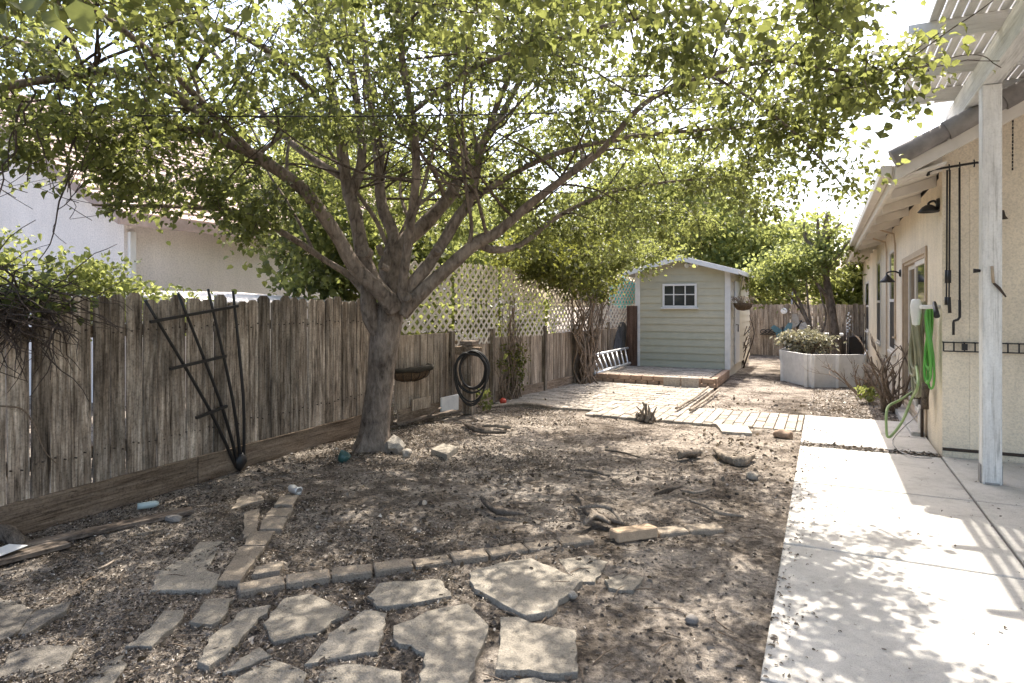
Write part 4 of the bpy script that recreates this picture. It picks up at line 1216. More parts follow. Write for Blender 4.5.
# driftwood and bark pieces
def wood_piece(pix, rad, mat, label, zs=None, n=9, jit=.9, cat='wood piece', name='wood_piece'):
    pts = [G(px, py, 0) + UP * (zs[i] if zs else .02) for i, (px, py) in enumerate(pix)]
    m = MB(); m.tint = random.uniform(.4, .6); m.tube(pts, [r * .8 for r in rad], n, 7, jit=jit, seed=len(label)); return tag(m.build(name, mat), label, cat, 'old wood pieces lying on the soil')
wood_piece([(716,452),(728,460),(742,463),(754,459)], [.035,.05,.05,.03], M['drift'], 'curved grey brown log piece like a smile near the path', [.03,.02,.02,.04])
wood_piece([(678,457),(690,456),(700,455)], [.05,.05,.045], M['drift'], 'short stubby log beside the curved log piece')
wood_piece([(481,503),(492,512),(505,514),(526,517)], [.012,.03,.032,.012], M['barkchip'], 'dark curling strip of bark behind the middle edging bricks', [.05,.03,.02,.02])
wood_piece([(572,500),(580,506),(586,515),(594,520),(612,524),(625,526)], [.012,.02,.03,.03,.025,.01], M['barkchip'], 'forked dark root behind the edging row, its long branch', [.05,.05,.04,.03,.03,.01])
wood_piece([(578,516),(598,515),(612,518),(622,526)], [.012,.018,.018,.01], M['drift'], 'thin grey branch lying across the forked dark root', [.06,.07,.06,.02])
wood_piece([(584,528),(596,523),(610,526)], [.015,.035,.02], M['drift'], 'hollow pale wood knot beneath the forked root', [.03,.05,.02])
wood_piece([(655,496),(668,492),(681,489)], [.012,.025,.015], M['barkchip'], 'dark pointed stick in the soil right of the forked root')
wood_piece([(680,492),(695,495),(710,492)], [.012,.016,.010], M['drift'], 'slim grey stick next to the dark pointed stick')
wood_piece([(463,425),(472,431),(486,433),(506,434)], [.015,.03,.03,.015], M['barkchip'], 'dark bark slab lying in front of the hose post', [.04,.03,.02,.02])
wood_piece([(484,427),(500,428),(511,429)], [.02,.025,.015], M['drift'], 'pale chip of wood behind the dark bark slab')
wood_piece([(575,472),(590,473),(610,478)], [.012,.02,.01], M['barkchip'], 'dark twig half sunk in the middle of the bare soil')
wood_piece([(605,452),(625,455),(640,460)], [.010,.016,.008], M['barkchip'], 'thin dark branch lying beyond the sunken twig')
wood_piece([(690,503),(706,509),(722,516),(744,519)], [.010,.014,.012,.006], M['drift'], 'crooked thin root on the pale soil near the path edge')
wood_piece([(488,409),(520,406),(552,409)], [.03,.03,.025], M['drift'], 'long pale timber edging the paver path near the creepers', [.03,.03,.03], 7, .4)
wood_piece([(676,412),(694,401),(708,391)], [.025,.025,.025], M['drift'], 'rounded pale rail lying by the platform corner', [.05,.05,.06], 8, .3)
wood_piece([(690,413),(706,402),(718,393)], [.025,.025,.02], M['drift'], 'second rail lying beside the pale one by the platform', [.04,.04,.05], 8, .3)
wood_piece([(97,573),(110,567),(122,556)], [.008,.010,.005], M['drift'], 'slim crooked twig on the dark soil at the left')
wood_piece([(137,538),(148,536),(157,533)], [.008,.010,.008], M['drift'], 'short grey stick near the long thin board')
m = MB()
for k in range(5):
    a = P(682 + k * 6, 383 - k * .3, 11.7)
tag_b = [((672, 386), 'loose brick set on edge against the platform front'), ((690, 387), 'second loose brick against the platform near its corner')]
for (px, py), lab in tag_b:
    q = G(px, py, 0); m = MB(); m.tint = .7; m.obox(q + UP * .08, (.15, .01, 0), (-.004, .05, 0), (0, 0, .09)); tag(m.build('loose_brick', M['paver'], bevel=.008), lab, 'brick', 'loose bricks by the platform')

# dried cactus like stump
ds = thing('dried_stump', G(647, 420), 'dried yellowish stump of cut stalks at the edge of the soil bed', 'stump')
rnd = random.Random(9)
for k in range(13):
    dx = rnd.uniform(-.15, .15); h = rnd.uniform(.08, .28) * (1.1 - abs(dx) * 3)
    q = G(648, 419) + Vector((dx, rnd.uniform(-.1, .1), -.03)); m = MB(); m.tint = rnd.uniform(.3, 1)
    e = Vector((rnd.gauss(0, .07), rnd.gauss(0, .05), h))
    m.tube([q, q + e * .55 + Vector((rnd.gauss(0, .02), 0, 0)), q + e], [rnd.uniform(.016, .03), .02, rnd.uniform(.006, .02)], 6, 3, jit=.5, seed=k); m.v = [(x, y, z * .8) for x, y, z in m.v]; m.build('stalk', M['drift'], ds)

# ------------------------------------------------------------------ plants
def rand_dirs(n, rng, up=0.0):
    v = rng.normal(size=(n, 3)); v[:, 2] += up
    return v / np.linalg.norm(v, axis=1)[:, None]
def crown(parent, blobs, n, size, mat, seed, clumps=60, spread=.22, name='crown', wide=.38, shell=.55, tint=(.5, .22), droop=-.3):
    """leaf clumps scattered through ellipsoids [(centre, radii, weight)]"""
    rng = np.random.default_rng(seed)
    wts = np.array([b[2] for b in blobs], float); wts /= wts.sum()
    pos, tin = [], []
    per = max(1, n // clumps)
    for k in range(clumps):
        b = blobs[rng.choice(len(blobs), p=wts)]
        d = rand_dirs(1, rng)[0]; r = (shell + (1 - shell) * rng.random()) if rng.random() < .75 else rng.random() ** .5
        c = np.array(b[0]) + d * np.array(b[1]) * r
        sp = spread * rng.uniform(.5, 1.4)
        pos.append(c + rng.normal(size=(per, 3)) * sp * np.array([1, 1, .6])); tin.append(np.clip(rng.normal(tint[0], tint[1] * .7) + rng.normal(0, tint[1] * .6, per), 0, 1))
    pos = np.concatenate(pos); tin = np.concatenate(tin); N = len(pos)
    dirs = rand_dirs(N, rng, droop); nr = rand_dirs(N, rng, .9)
    return leaves(name, pos, dirs, nr, rng.uniform(size[0], size[1], N), tin, mat, parent, wide)

def simple_tree(name, label, base, trunk, blobs, n, size, mat, seed, clumps, spread, cat='tree', group=None, r0=.12, bark='bark_dark', limbs=(), wide=.38):
    rt = thing(name, base, label, cat, group)
    m = MB(); m.tube([Vector(p) for p in trunk], list(np.linspace(r0, r0 * .3, len(trunk))), 9, 4, jit=.15, seed=seed); m.build('trunk', M[bark], rt)
    for k, lb in enumerate(limbs):
        m = MB(); m.tube([Vector(p) for p in lb], list(np.linspace(r0 * .5, r0 * .12, len(lb))), 7, 4, jit=.15, seed=seed + k); m.build('limb', M[bark], rt)
    crown(rt, blobs, n, size, mat, seed, clumps, spread, wide=wide)
    return rt

# ---- the big mulberry-like shade tree
TB = P(372, 449, 6.72); TB.z = 0
bt = thing('shade_tree', TB, 'large spreading shade tree with forked grey trunk and green canopy', 'tree')
m = MB()
tp_ = [(373, 455, 6.72, .195), (374, 446, 6.72, .175), (376, 430, 6.72, .15), (379, 400, 6.72, .138), (382, 370, 6.72, .138), (385, 345, 6.72, .15), (388, 322, 6.72, .158), (390, 308, 6.72, .15), (392, 297, 6.72, .10)]
pts = [P(a, b, c) for a, b, c, r in tp_]; rad = [r for *_, r in tp_]
sp, sr = smooth_path(pts, rad, 7)
vs, fs, NS = [], [], 28
for i, (p, r) in enumerate(zip(sp, sr)):
    for k in range(NS):
        a = 2 * math.pi * k / NS; q = Vector((math.cos(a), math.sin(a), 0))
        z = max(p.z, -.1)
        flare = max(0, (.28 - z) / .28) ** 2
        rr = r * (1 + .07 * math.cos(3 * a + 1.1 + p.z) + .05 * math.cos(5 * a + .4) + .05 * noise.noise(q * 1.6 + UP * p.z * 2) + flare * (.14 + .26 * max(0, math.cos(4 * a + .6))))
        rr += .006 * noise.noise(q * 5 + UP * p.z * 11)
        vs.append(p + q * rr)
for i in range(len(sp) - 1):
    for k in range(NS):
        k2 = (k + 1) % NS; fs.append((i * NS + k, i * NS + k2, (i + 1) * NS + k2, (i + 1) * NS + k))
m.add(vs, fs, True); m.build('trunk', M['bark'], bt)
limbs = {
 'stem': [(384, 345, 6.72, .10), (372, 318, 6.66, .12), (368, 298, 6.62, .105), (366, 285, 6.6, .07)],
 'A': [(394, 310, 6.60, .125), (386, 296, 6.52, .115), (372, 283, 6.45, .11), (353, 264, 6.38, .10), (336, 234, 6.25, .088), (302, 189, 6.05, .078), (256, 156, 5.85, .072), (216, 136, 5.6, .066), (196, 112, 5.4, .06), (165, 88, 5.15, .052), (112, 72, 4.85, .045), (52, 79, 4.5, .04), (-30, 92, 4.2, .03)],
 'B': [(390, 300, 6.7, .11), (374, 280, 6.7, .105), (362, 250, 6.72, .10), (353, 205, 6.75, .095), (347, 184, 6.78, .09), (336, 112, 6.7, .07), (322, 40, 6.5, .055), (312, -40, 6.2, .04)],
 'B2': [(350, 196, 6.76, .08), (362, 160, 6.85, .066), (358, 110, 6.95, .058), (350, 60, 7.0, .05), (338, -10, 7.0, .04), (330, -60, 7, .03)],
 'C': [(394, 305, 6.8, .11), (386, 268, 6.9, .10), (394, 238, 7.0, .095), (382, 205, 7.1, .085), (377, 150, 7.25, .07), (368, 80, 7.4, .055), (360, 0, 7.5, .04)],
 'D': [(402, 302, 6.62, .075), (403, 282, 6.55, .068), (409, 235, 6.45, .06), (416, 172, 6.3, .055), (412, 112, 6.1, .05), (402, 60, 5.85, .042), (396, -20, 5.4, .03)],
 'E': [(396, 300, 6.85, .125), (394, 270, 6.95, .12), (402, 246, 7.0, .115), (424, 224, 7.1, .105), (449, 197, 7.2, .095), (456, 176, 7.25, .08), (450, 120, 7.3, .06), (446, 50, 7.3, .045), (440, -30, 7.2, .03)],
 'E2': [(450, 195, 7.2, .075), (478, 150, 7.35, .062), (500, 118, 7.5, .052), (526, 70, 7.6, .045), (562, 10, 7.6, .035)],
 'Fm': [(404, 302, 6.66, .10), (412, 284, 6.62, .09), (432, 260, 6.6, .082), (456, 220, 6.6, .076), (470, 200, 6.6, .07), (478, 165, 6.55, .055), (488, 130, 6.4, .045), (508, 80, 6.1, .035), (540, 20, 5.7, .025)],
 'G': [(402, 314, 6.62, .11), (416, 298, 6.6, .10), (440, 275, 6.6, .092), (468, 250, 6.6, .088), (482, 240, 6.62, .095), (500, 230, 6.6, .075), (530, 204, 6.5, .06), (562, 180, 6.3, .05), (602, 150, 6.0, .04), (652, 98, 5.5, .032), (762, 62, 4.6, .022), (850, 72, 4.1, .012), (930, 66, 3.6, .005)],
 'G2': [(478, 243, 6.64, .06), (494, 250, 6.7, .05), (522, 244, 6.8, .04), (562, 214, 7.0, .034), (620, 190, 7.2, .028), (690, 180, 7.2, .02), (760, 178, 7.0, .01)],
 'Hh': [(378, 310, 6.66, .06), (352, 278, 6.7, .05), (328, 262, 6.6, .044), (282, 232, 6.4, .04), (242, 213, 6.1, .034), (182, 207, 5.7, .026), (92, 205, 5.2, .012)],
 'K': [(216, 137, 5.6, .05), (160, 122, 5.4, .042), (100, 92, 5.1, .036), (40, 50, 4.7, .03), (-30, 30, 4.3, .02)],
 'L': [(344, 178, 6.78, .055), (300, 150, 6.9, .05), (262, 112, 7.0, .045), (220, 60, 7.0, .036), (170, 10, 6.9, .025)],
 'Mm': [(338, 120, 6.7, .05), (290, 70, 6.1, .044), (250, 40, 5.5, .036), (200, 20, 4.8, .028), (150, -10, 4.2, .02)],
 'Nn': [(412, 112, 6.1, .035), (470, 70, 5.5, .03), (540, 45, 4.9, .026), (630, 20, 4.2, .02), (720, 5, 3.6, .012)],
 'Oo': [(652, 98, 5.5, .02), (700, 75, 5.3, .018), (760, 105, 5.0, .014), (812, 150, 4.8, .011), (850, 196, 4.7, .006)],
 'Pp': [(470, 200, 6.6, .045), (540, 160, 6.4, .036), (610, 140, 6.2, .03), (700, 130, 6.0, .022), (790, 128, 5.6, .015), (850, 140, 5.2, .008)],
 'Qq': [(256, 156, 5.85, .04), (210, 110, 5.1, .036), (160, 60, 4.3, .03), (110, 20, 3.5, .022), (60, -20, 2.8, .014)],
}
sk, skr = [], []
for i, (k, v) in enumerate(limbs.items()):
    pts = [P(a, b, c) for a, b, c, r in v]; rad = [r for *_, r in v]
    rad = [r * .74 for r in rad]
    m = MB(); m.tube(pts, rad, 12 if rad[0] > .05 else 8, 5, jit=.18, seed=i); m.build('limb', M['bark'], bt)
    q, rr = smooth_path(pts, rad, 6)
    for p, r in zip(q, rr):
        if p.z > 2.0 or k in ('A', 'Hh'): sk.append(p); skr.append(r)
up_rng = np.random.default_rng(77); base_n = len(sk)
for k in range(26):     # slim upright stems filling the crown
    j = up_rng.integers(0, base_n); s0 = sk[j]
    while not (1.95 < s0.z < 3.3 and skr[j] > .03): j = up_rng.integers(0, base_n); s0 = sk[j]
    d0 = Vector((up_rng.normal() * .45, up_rng.normal() * .45, 1)).normalized(); L = up_rng.uniform(1.2, 2.3); pts = [s0]
    for q in range(6):
        d0 = (d0 + Vector(up_rng.normal(size=3)) * .12).normalized(); pts.append(pts[-1] + d0 * L / 6)
    r0 = min(skr[j] * .6, up_rng.uniform(.016, .032)); rd = list(np.linspace(r0, .007, 7))
    m = MB(); m.tube(pts, rd, 7, 3, jit=.15, seed=k); m.build('limb', M['bark'], bt)
    q_, r_ = smooth_path(pts, rd, 3); sk += q_; skr += r_
# cut limb scars near the fork
for px, py, d_, r, nv in ((364, 252, 6.25, .055, (.2, -1, .1)), (406, 297, 6.40, .045, (.5, -1, .0)), (379, 247, 6.5, .03, (.1, -.6, .8)), (438, 250, 6.5, .035, (.8, -.5, .5)), (381, 266, 6.3, .03, (-.2, -1, .3))):
    c = P(px, py, d_); nv = Vector(nv).normalized(); m = MB(); m.tint = .7
    m.lathe(c - nv * .09, [(r * 1.05, 0), (r * 1.1, .07), (r * 1.18, .095), (r, .105), (r * .85, .098), (0, .097)], 14, nv); m.build('branch_stub', M['bark'], bt)

rng = np.random.default_rng(12)
targets = []
def canopy_ok(x, y):
    r2 = ((x + 3.1) / 3.85) ** 2 + ((y - 4.7) / 4.1) ** 2
    return r2
NCL = 1600
while len(targets) < NCL:
    x, y = rng.uniform(-7.6, .9), rng.uniform(.6, 8.9)
    r2 = canopy_ok(x, y) + .22 * noise.noise(Vector((x * .8, y * .8, 3)))
    if r2 > 1: continue
    lo = 3.12 - .62 * r2 + .28 * noise.noise(Vector((x * .7, y * .7, 0)))
    hi = 5.5 - 1.9 * r2
    z = lo + (hi - lo) * rng.random() ** 1.25
    v = Vector((x, y, z))
    if (v - Vector((0, 0, H))).length < 1.5: continue
    g_ = v - sun_dir * ((z - 1.7) / sun_dir.z)      # where this spray would throw its shade on the neighbour's shrub
    if g_.x < -5.2 and 2.1 < g_.y < 4.7 and rng.random() < .8: continue
    g_ = v - sun_dir * (z / sun_dir.z)              # and on the bare strip before the paver path
    if -2.2 < g_.x < -.2 and g_.y > 6.3 and rng.random() < .6: continue
    if x > .38: continue
    if x > -.5:
        dd_ = -x * SY + y * CY; ppx = 512 + F * (x * CY + y * SY) / dd_; ppy = 304 - F * (z - H) / dd_
        if ppy > -15 and ppx > 872: continue          # the pergola and the gap of sky beside it stay clear
        if ppy > 110 and ppx > 800 and rng.random() < .75: continue
    targets.append(v)
for _ in range(130):     # extra high sprays, barely in view, added to shade the fence side of the bed
    q_ = Vector((rng.uniform(-4.9, -1.8), rng.uniform(1.7, 4.4), 0)); z = rng.uniform(3.9, 5.0)
    targets.append(q_ + sun_dir * (z / sun_dir.z))
# hand placed sprays seen in the photograph
def spray(px, py, d_, n, s):
    for _ in range(n):
        targets.append(P(px + rng.normal(0, s), py + rng.normal(0, s * .6), d_ + rng.normal(0, .25)))
for a in ((110, 178, 5.2, 7, 16), (170, 190, 5.5, 8, 18), (230, 205, 5.9, 7, 16), (245, 240, 6.0, 4, 8), (270, 185, 6.0, 6, 20), (90, 120, 4.7, 7, 25), (30, 150, 4.5, 6, 14), (60, 190, 4.6, 2, 8),
          (890, 55, 3.7, 3, 12), (925, 70, 3.55, 2, 9), (940, 40, 3.5, 1, 6), (905, 95, 3.8, 2, 8), (850, 85, 4.1, 5, 16), (800, 110, 4.8, 10, 22), (770, 160, 5.6, 9, 22), (825, 140, 4.9, 4, 14), (848, 190, 4.7, 2, 6), (720, 180, 6.6, 9, 24), (650, 200, 7.0, 8, 24), (700, 215, 7.2, 6, 20), (760, 200, 6.6, 5, 14), (600, 205, 7.0, 8, 20), (520, 190, 7.0, 10, 22), (560, 215, 7.4, 10, 20), (600, 235, 7.6, 10, 20), (645, 225, 7.6, 10, 20), (540, 240, 7.6, 8, 18), (690, 225, 7.6, 8, 18), (500, 160, 6.6, 8, 22), (640, 255, 8.6, 9, 16), (670, 250, 8.8, 7, 14), (610, 262, 8.4, 7, 12), (180, 165, 5.4, 9, 20), (220, 180, 5.6, 9, 18), (130, 150, 5.0, 8, 18), (255, 215, 6.2, 7, 14), (150, 215, 5.6, 4, 10), (20, 105, 4.5, 9, 20), (70, 125, 4.7, 9, 20), (130, 115, 5.0, 9, 20), (185, 125, 5.3, 9, 20), (100, 150, 4.9, 8, 18), (50, 60, 4.3, 8, 24), (820, 60, 4.3, 8, 24)):
    spray(*a)
fork = P(392, 290, 6.7)
targets.sort(key=lambda v: (v - fork).length)
nodes = np.array([tuple(p) for p in sk]); nrad = list(skr)
tw = MB(); lp, ld_, ln_, ls_, lt_ = [], [], [], [], []
for t in targets:
    tv = np.array(t); dd = np.linalg.norm(nodes - tv, axis=1) + np.where(nodes[:, 2] > t.z + .5, .5, 0)
    j = int(dd.argmin()); s = Vector(nodes[j]); L = (t - s).length
    if L < .08: s = s + Vector((0, 0, -.1)); L = (t - s).length
    k = max(2, int(L / .22)); pts = []
    bow = Vector(rng.normal(size=3)) * L * .12 + UP * L * .08
    for q in range(k + 1):
        u = q / k; pts.append(s.lerp(t, u) + bow * (4 * u * (1 - u)) * .6 + (Vector(rng.normal(size=3)) * .02 if 0 < q < k else Vector()))
    r0 = min(nrad[j] * .75, .0055 + .010 * L + .003)
    tw.tint = .5
    tw.tube(pts, [max(.003, r0 * (1 - .75 * q / k)) for q in range(k + 1)], 4)
    newn = np.array([tuple(p) for p in pts[1:]]); nodes = np.concatenate([nodes, newn]); nrad += [max(.004, r0 * (1 - .7 * q / k)) for q in range(1, k + 1)]
    nl = int(14 + 95 * rng.random() ** 1.6); csz = rng.uniform(.75, 1.3)
    cb = rng.normal(.45, .2)
    axis_ = (t - s).normalized() if L > 1e-3 else UP
    span = min(.55, max(.25, L))
    for _ in range(nl):
        u = rng.random(); base = t - axis_ * span * u
        off = rng.normal(size=3) * .085; off[2] *= .7
        p = np.array(base) + off
        lp.append(p); d3 = off * 5 + np.array(axis_) * .5 + rng.normal(size=3) * .4; d3[2] -= .35
        ld_.append(d3); n3 = rng.normal(size=3) * .55; n3[2] += 1.0
        ln_.append(n3); ls_.append(csz * (.026 + .042 * rng.random() ** 1.5)); lt_.append(np.clip(cb + rng.normal(0, .16), 0, 1))
# one sprig of big leaves close over the photographer
for px, py, d_ in ((20, 4, 1.55), (58, 8, 1.5), (76, 0, 1.55), (4, 14, 1.65), (40, -6, 1.5)):
    p = P(px, py, d_); lp.append(np.array(p)); ld_.append(np.array((.2, .1, -.9)) + rng.normal(size=3) * .35); ln_.append(np.array((.5, -.8, .2)) + rng.normal(size=3) * .3); ls_.append(rng.uniform(.05, .08)); lt_.append(.6)
p0 = P(-30, -40, 1.7); tw.tube([p0 + Vector((-.5, .6, .3)), p0, P(40, -10, 1.52), P(78, -2, 1.52)], [.008, .006, .004, .002], 5, 3)
for k in range(230):      # long bare shoots
    j = rng.integers(0, len(sk)); s0 = sk[j]
    if s0.z < 2.35 or s0.z > 5: continue
    d0 = Vector((rng.normal() , rng.normal(), abs(rng.normal()) * .5 + .05)).normalized(); L = rng.uniform(.7, 1.9); pts = [s0]
    for q in range(6):
        d0 = (d0 + Vector(rng.normal(size=3)) * .13).normalized(); pts.append(pts[-1] + d0 * L / 6)
    if min((p - Vector((0, 0, H))).length for p in pts) < 1.4: continue
    r0 = min(skr[j] * .6, rng.uniform(.008, .02)); tw.tube(pts, list(np.linspace(r0, .003, 7)), 5, 2)
o = tw.build('twigs', M['twig'], bt); o['kind'] = 'stuff'
leaves('crown', lp, ld_, ln_, ls_, lt_, M['leaf'], bt, .40)
print('tree leaves', len(lp))

# overhead cable crossing in front of the tree
pa, pb = P(-60, 112, 4.6), P(900, 96, 6.4)
m = MB(); m.tube([pa.lerp(pb, k / 30) - UP * (.10 * 4 * (k / 30) * (1 - k / 30)) for k in range(31)], .0055, 6)
tag(m.build('overhead_cable', M['cable']), 'thin black cable strung through the tree branches', 'cable')

# ---- vines on the low fence
def vine(name, label, bases, tops, n, mat, seed, wander=.06, r=.012, cat='vine', group=None, leafargs=None):
    rnd = random.Random(seed); b0 = bases[0]
    rt = thing(name, (b0[0], b0[1], 0), label, cat, group); m = MB()
    for k in range(n):
        a = Vector(rnd.choice(bases)) + Vector((rnd.gauss(0, .03), rnd.gauss(0, .06), 0)); b = Vector(rnd.choice(tops)) + Vector((rnd.gauss(0, .05), rnd.gauss(0, .12), rnd.gauss(0, .1)))
        pts = []
        K = 7; w0 = rnd.uniform(0, 6.3); w1 = rnd.uniform(5, 9)
        for q in range(K + 1):
            u = q / K; pts.append(a.lerp(b, u) + Vector((rnd.gauss(0, wander * .4), wander * math.sin(w0 + w1 * u) + rnd.gauss(0, wander * .5), rnd.gauss(0, .02))))
        rr = r * rnd.uniform(.4, 1.2)
        m.tint = rnd.random(); m.tube(pts, list(np.linspace(rr, rr * .35, K + 1)), 5, 2)
    m.build('stems', mat, rt)
    if leafargs: crown(rt, **leafargs)
    return rt
def L2(i, u, off, z):
    d = (B[i + 1] - B[i]); n = Vector((d.y, -d.x, 0)).normalized(); return B[i].lerp(B[i + 1], u) + n * off + UP * z
vine('climbing_vine', 'dry climbing vine with sparse leaves on the low fence right of the coiled hose',
     [L2(2, .12, .1, -.02), L2(2, .3, .12, -.02), L2(2, .42, .1, -.02)], [L2(2, .05, .06, .9), L2(2, .2, .06, 1.4), L2(2, .35, .06, 1.6), L2(2, .5, .06, 1.1)], 34, M['vine_dry'], 3,
     leafargs=dict(blobs=[(L2(2, .22, .1, .5), (.07, .3, .45), 1), (L2(2, .4, .1, .5), (.06, .1, .4), 1)], n=420, size=(.03, .06), mat=M['leaf_olive'], seed=5, clumps=60, spread=.06, tint=(.35, .25)))
vine('climbing_vine', 'bushy braided vine with dry trunk rising over the lattice beside the ladder',
     [L2(4, .02, .25, -.02), L2(4, .10, .22, -.02), L2(4, .16, .2, -.02)], [L2(4, .3, .12, 1.9), L2(4, .45, .15, 2.1), L2(3, .9, .1, 1.7), L2(4, .65, .2, 1.6), L2(4, .2, .1, 1.2), L2(3, .7, .15, 2.1)], 40, M['vine_dry'], 8, .15, .024,
     leafargs=dict(blobs=[(L2(3, .75, .2, 2.2), (.6, 1.1, .50), 3), (L2(3, .1, .2, 2.2), (.5, 1.0, .42), 2.4), (L2(4, .45, .1, 2.1), (.5, .8, .55), 2.4), (L2(2, .55, .25, 2.3), (.5, 1.0, .36), 2.4), (L2(3, .6, .3, 2.7), (.8, 1.6, .3), 2)], n=13000, size=(.045, .085), mat=M['leaf_olive'], seed=6, clumps=340, spread=.16, tint=(.4, .28)))
# dead creeper hanging on the tall fence at the left, and strands hanging from the tree
rt = thing('dead_creeper', onF(20, 320, .1), 'tangled dead creeper draped over the top of the tall fence at the left', 'vine')
rnd = random.Random(5); m = MB()
for k in range(210):
    y = rnd.uniform(1.7, 2.5); c = onF(0, 300, 0); base = Vector((-4.62, y, 1.5 + rnd.gauss(.0, .08)))
    pts = [base + Vector((rnd.gauss(0, .08), 0, 0))]; d_ = Vector((rnd.uniform(-.2, .6), rnd.gauss(0, .8), rnd.uniform(-.5, .35))).normalized()
    for q in range(6):
        d_ = (d_ + Vector((rnd.gauss(0, .3), rnd.gauss(0, .35), rnd.gauss(-.12, .3)))).normalized(); nx_ = pts[-1] + d_ * .09
        nx_.x = max(nx_.x, -4.70); pts.append(nx_)
    m.tube(pts, list(np.linspace(rnd.uniform(.003, .008), .002, 7)), 4)
m.build('stems', M['vine_dark'], rt)
crown(rt, [((-4.6, 2.35, 1.55), (.2, .3, .16), 1)], 160, (.04, .07), M['leaf'], 4, 30, .07, tint=(.3, .2))
rt = thing('hanging_creeper', P(60, 150, 4.4), 'dark bare creeper strands hanging from the branches at the upper left', 'vine')
rnd = random.Random(15); m = MB()
for (px, py0, px2, py2, d_) in ((60, 70, 28, 185, 4.3), (62, 80, 66, 190, 4.4), (90, 90, 64, 215, 4.5), (30, 60, 10, 170, 4.2), (120, 100, 70, 200, 4.6), (75, 120, 40, 260, 4.5), (140, 90, 150, 190, 4.9), (20, 100, -5, 210, 4.1), (100, 60, 85, 170, 4.4)):
    a, b = P(px, py0, d_), P(px2, py2, d_ - .1)
    pts = [a.lerp(b, q / 7) + Vector((rnd.gauss(0, .03), rnd.gauss(0, .03), rnd.gauss(0, .02))) for q in range(8)]
    m.tube(pts, list(np.linspace(.009, .003, 8)), 5, 2)
    for _ in range(3):
        s = pts[rnd.randint(3, 7)]; m.tube([s, s + Vector((rnd.gauss(0, .08), rnd.gauss(0, .08), -.06)), s + Vector((rnd.gauss(0, .14), rnd.gauss(0, .14), -.16))], .0025, 4, 2)
m.build('stems', M['vine_dark'], rt)
# thin bare shoot on the near fence
m = MB(); m.tube([onF(0, 406, .03), onF(22, 409, .05), onF(34, 425, .06), onF(44, 450, .06), onF(56, 463, .05)], [.006, .006, .005, .004, .003], 5, 4); tag(m.build('bare_shoot', M['vine_dry']), 'single pale bare shoot curving down the near fence boards', 'shoot')

# ---- neighbour side
simple_tree('bright_shrub', 'bright yellow green shrub rising behind the tall fence at the left', (-6.0, 3.7, 0), [(-6.0, 3.7, 0), (-6.0, 3.7, 1.2)],
            [((-6.0, 2.7, 1.72), (.35, .5, .38), 3), ((-6.0, 3.4, 1.62), (.35, .45, .40), 3), ((-6.0, 4.1, 1.5), (.3, .45, .26), 1.8)], 4200, (.035, .07), M['leaf_shrub'], 31, 130, .09, 'shrub', wide=.3)
simple_tree('neighbour_tree', 'dense dark leafed tree behind the tall fence left of the trunk', (-7.2, 8.2, 0), [(-7.2, 8.2, 0), (-7.1, 8.1, 1.5), (-7.2, 8.2, 2.6)],
            [((-6.8, 7.6, 2.2), (.9, 1.1, .75), 3), ((-7.2, 8.6, 3.0), (1.2, 1.4, 1.0), 3), ((-6.4, 8.8, 2.2), (.8, 1.2, .8), 2), ((-7.3, 7.6, 3.6), (1.3, 1.2, .8), 2)], 11000, (.07, .13), M['leaf'], 32, 240, .24, 'tree', 'trees beyond the side fence', .12)
simple_tree('neighbour_tree', 'light green leafy tree behind the lattice screens', (-6.3, 11.5, 0), [(-6.3, 11.5, 0), (-6.2, 11.4, 1.5), (-6.3, 11.5, 2.5)],
            [((-5.6, 8.6, 1.2), (.5, 1.6, .6), 2.5), ((-5.4, 11.4, 1.2), (.5, 1.6, .6), 2), ((-6.0, 10.2, 2.0), (.8, 1.3, .9), 3), ((-6.2, 12.0, 2.6), (1.0, 1.5, 1.0), 3), ((-6.6, 11.2, 3.6), (1.4, 1.8, 1.0), 3)], 10000, (.07, .13), M['leaf_shrub'], 33, 300, .24, 'tree', 'trees beyond the side fence', .12)
nh = thing('neighbour_house', (-13, 12, 0), 'white stucco neighbouring house with brown tiled roof behind the tall fence', 'house')
ex, gyn, rs = -9.55, 6.15, .525
rx_ = -15.0
def nz(x): return 2.80 + (ex + .35 - x) * rs
m = MB()
m.prism([(ex, gyn, -.05), (ex, gyn, nz(ex) - .12), (rx_, gyn, nz(rx_) - .12), (2 * rx_ - ex, gyn, nz(ex) - .12), (2 * rx_ - ex, gyn, -.05)], (0, .2, 0))
m.box(ex - .2, ex - .002, gyn + .203, 20, -.05, 2.75)
m.build('wall', M['stucco_white'], nh)
m = MB()
for s in (1, -1):
    for k in range(22):
        t0, t1 = k / 22, (k + 1) / 22
        hx_ = (ex + .35 - rx_)
        xa, xb = rx_ + s * hx_ * (1 - t0), rx_ + s * hx_ * (1 - t1)
        za, zb2 = 2.80 + hx_ * t0 * rs, 2.80 + hx_ * t1 * rs
        m.tint = random.uniform(.3, .7)
        m.prism([(xa, gyn - .3, za), (xb, gyn - .3, zb2 - .02), (xb, gyn - .3, zb2 + .03), (xa, gyn - .3, za + .065)], (0, 14, 0))
m.build('roof', M['tile_brown'], nh)
m = MB()
hx_ = (ex + .35 - rx_)
for s in (1, -1):
    m.prism([(rx_ + s * hx_, gyn - .32, 2.66), (rx_ + s * hx_, gyn - .32, 2.85), (rx_, gyn - .32, 2.85 + hx_ * rs), (rx_, gyn - .32, 2.66 + hx_ * rs)], (0, .018, 0))
m.box(ex + .352, ex + .375, gyn - .3, gyn + 13.7, 2.66, 2.84)
m.build('fascia', M['tile_brown'], nh)
m = MB(); m.box(ex + .002, ex + .075, gyn + .05, gyn + .14, 0, 2.6); m.build('downspout', M['white_plastic'], nh)
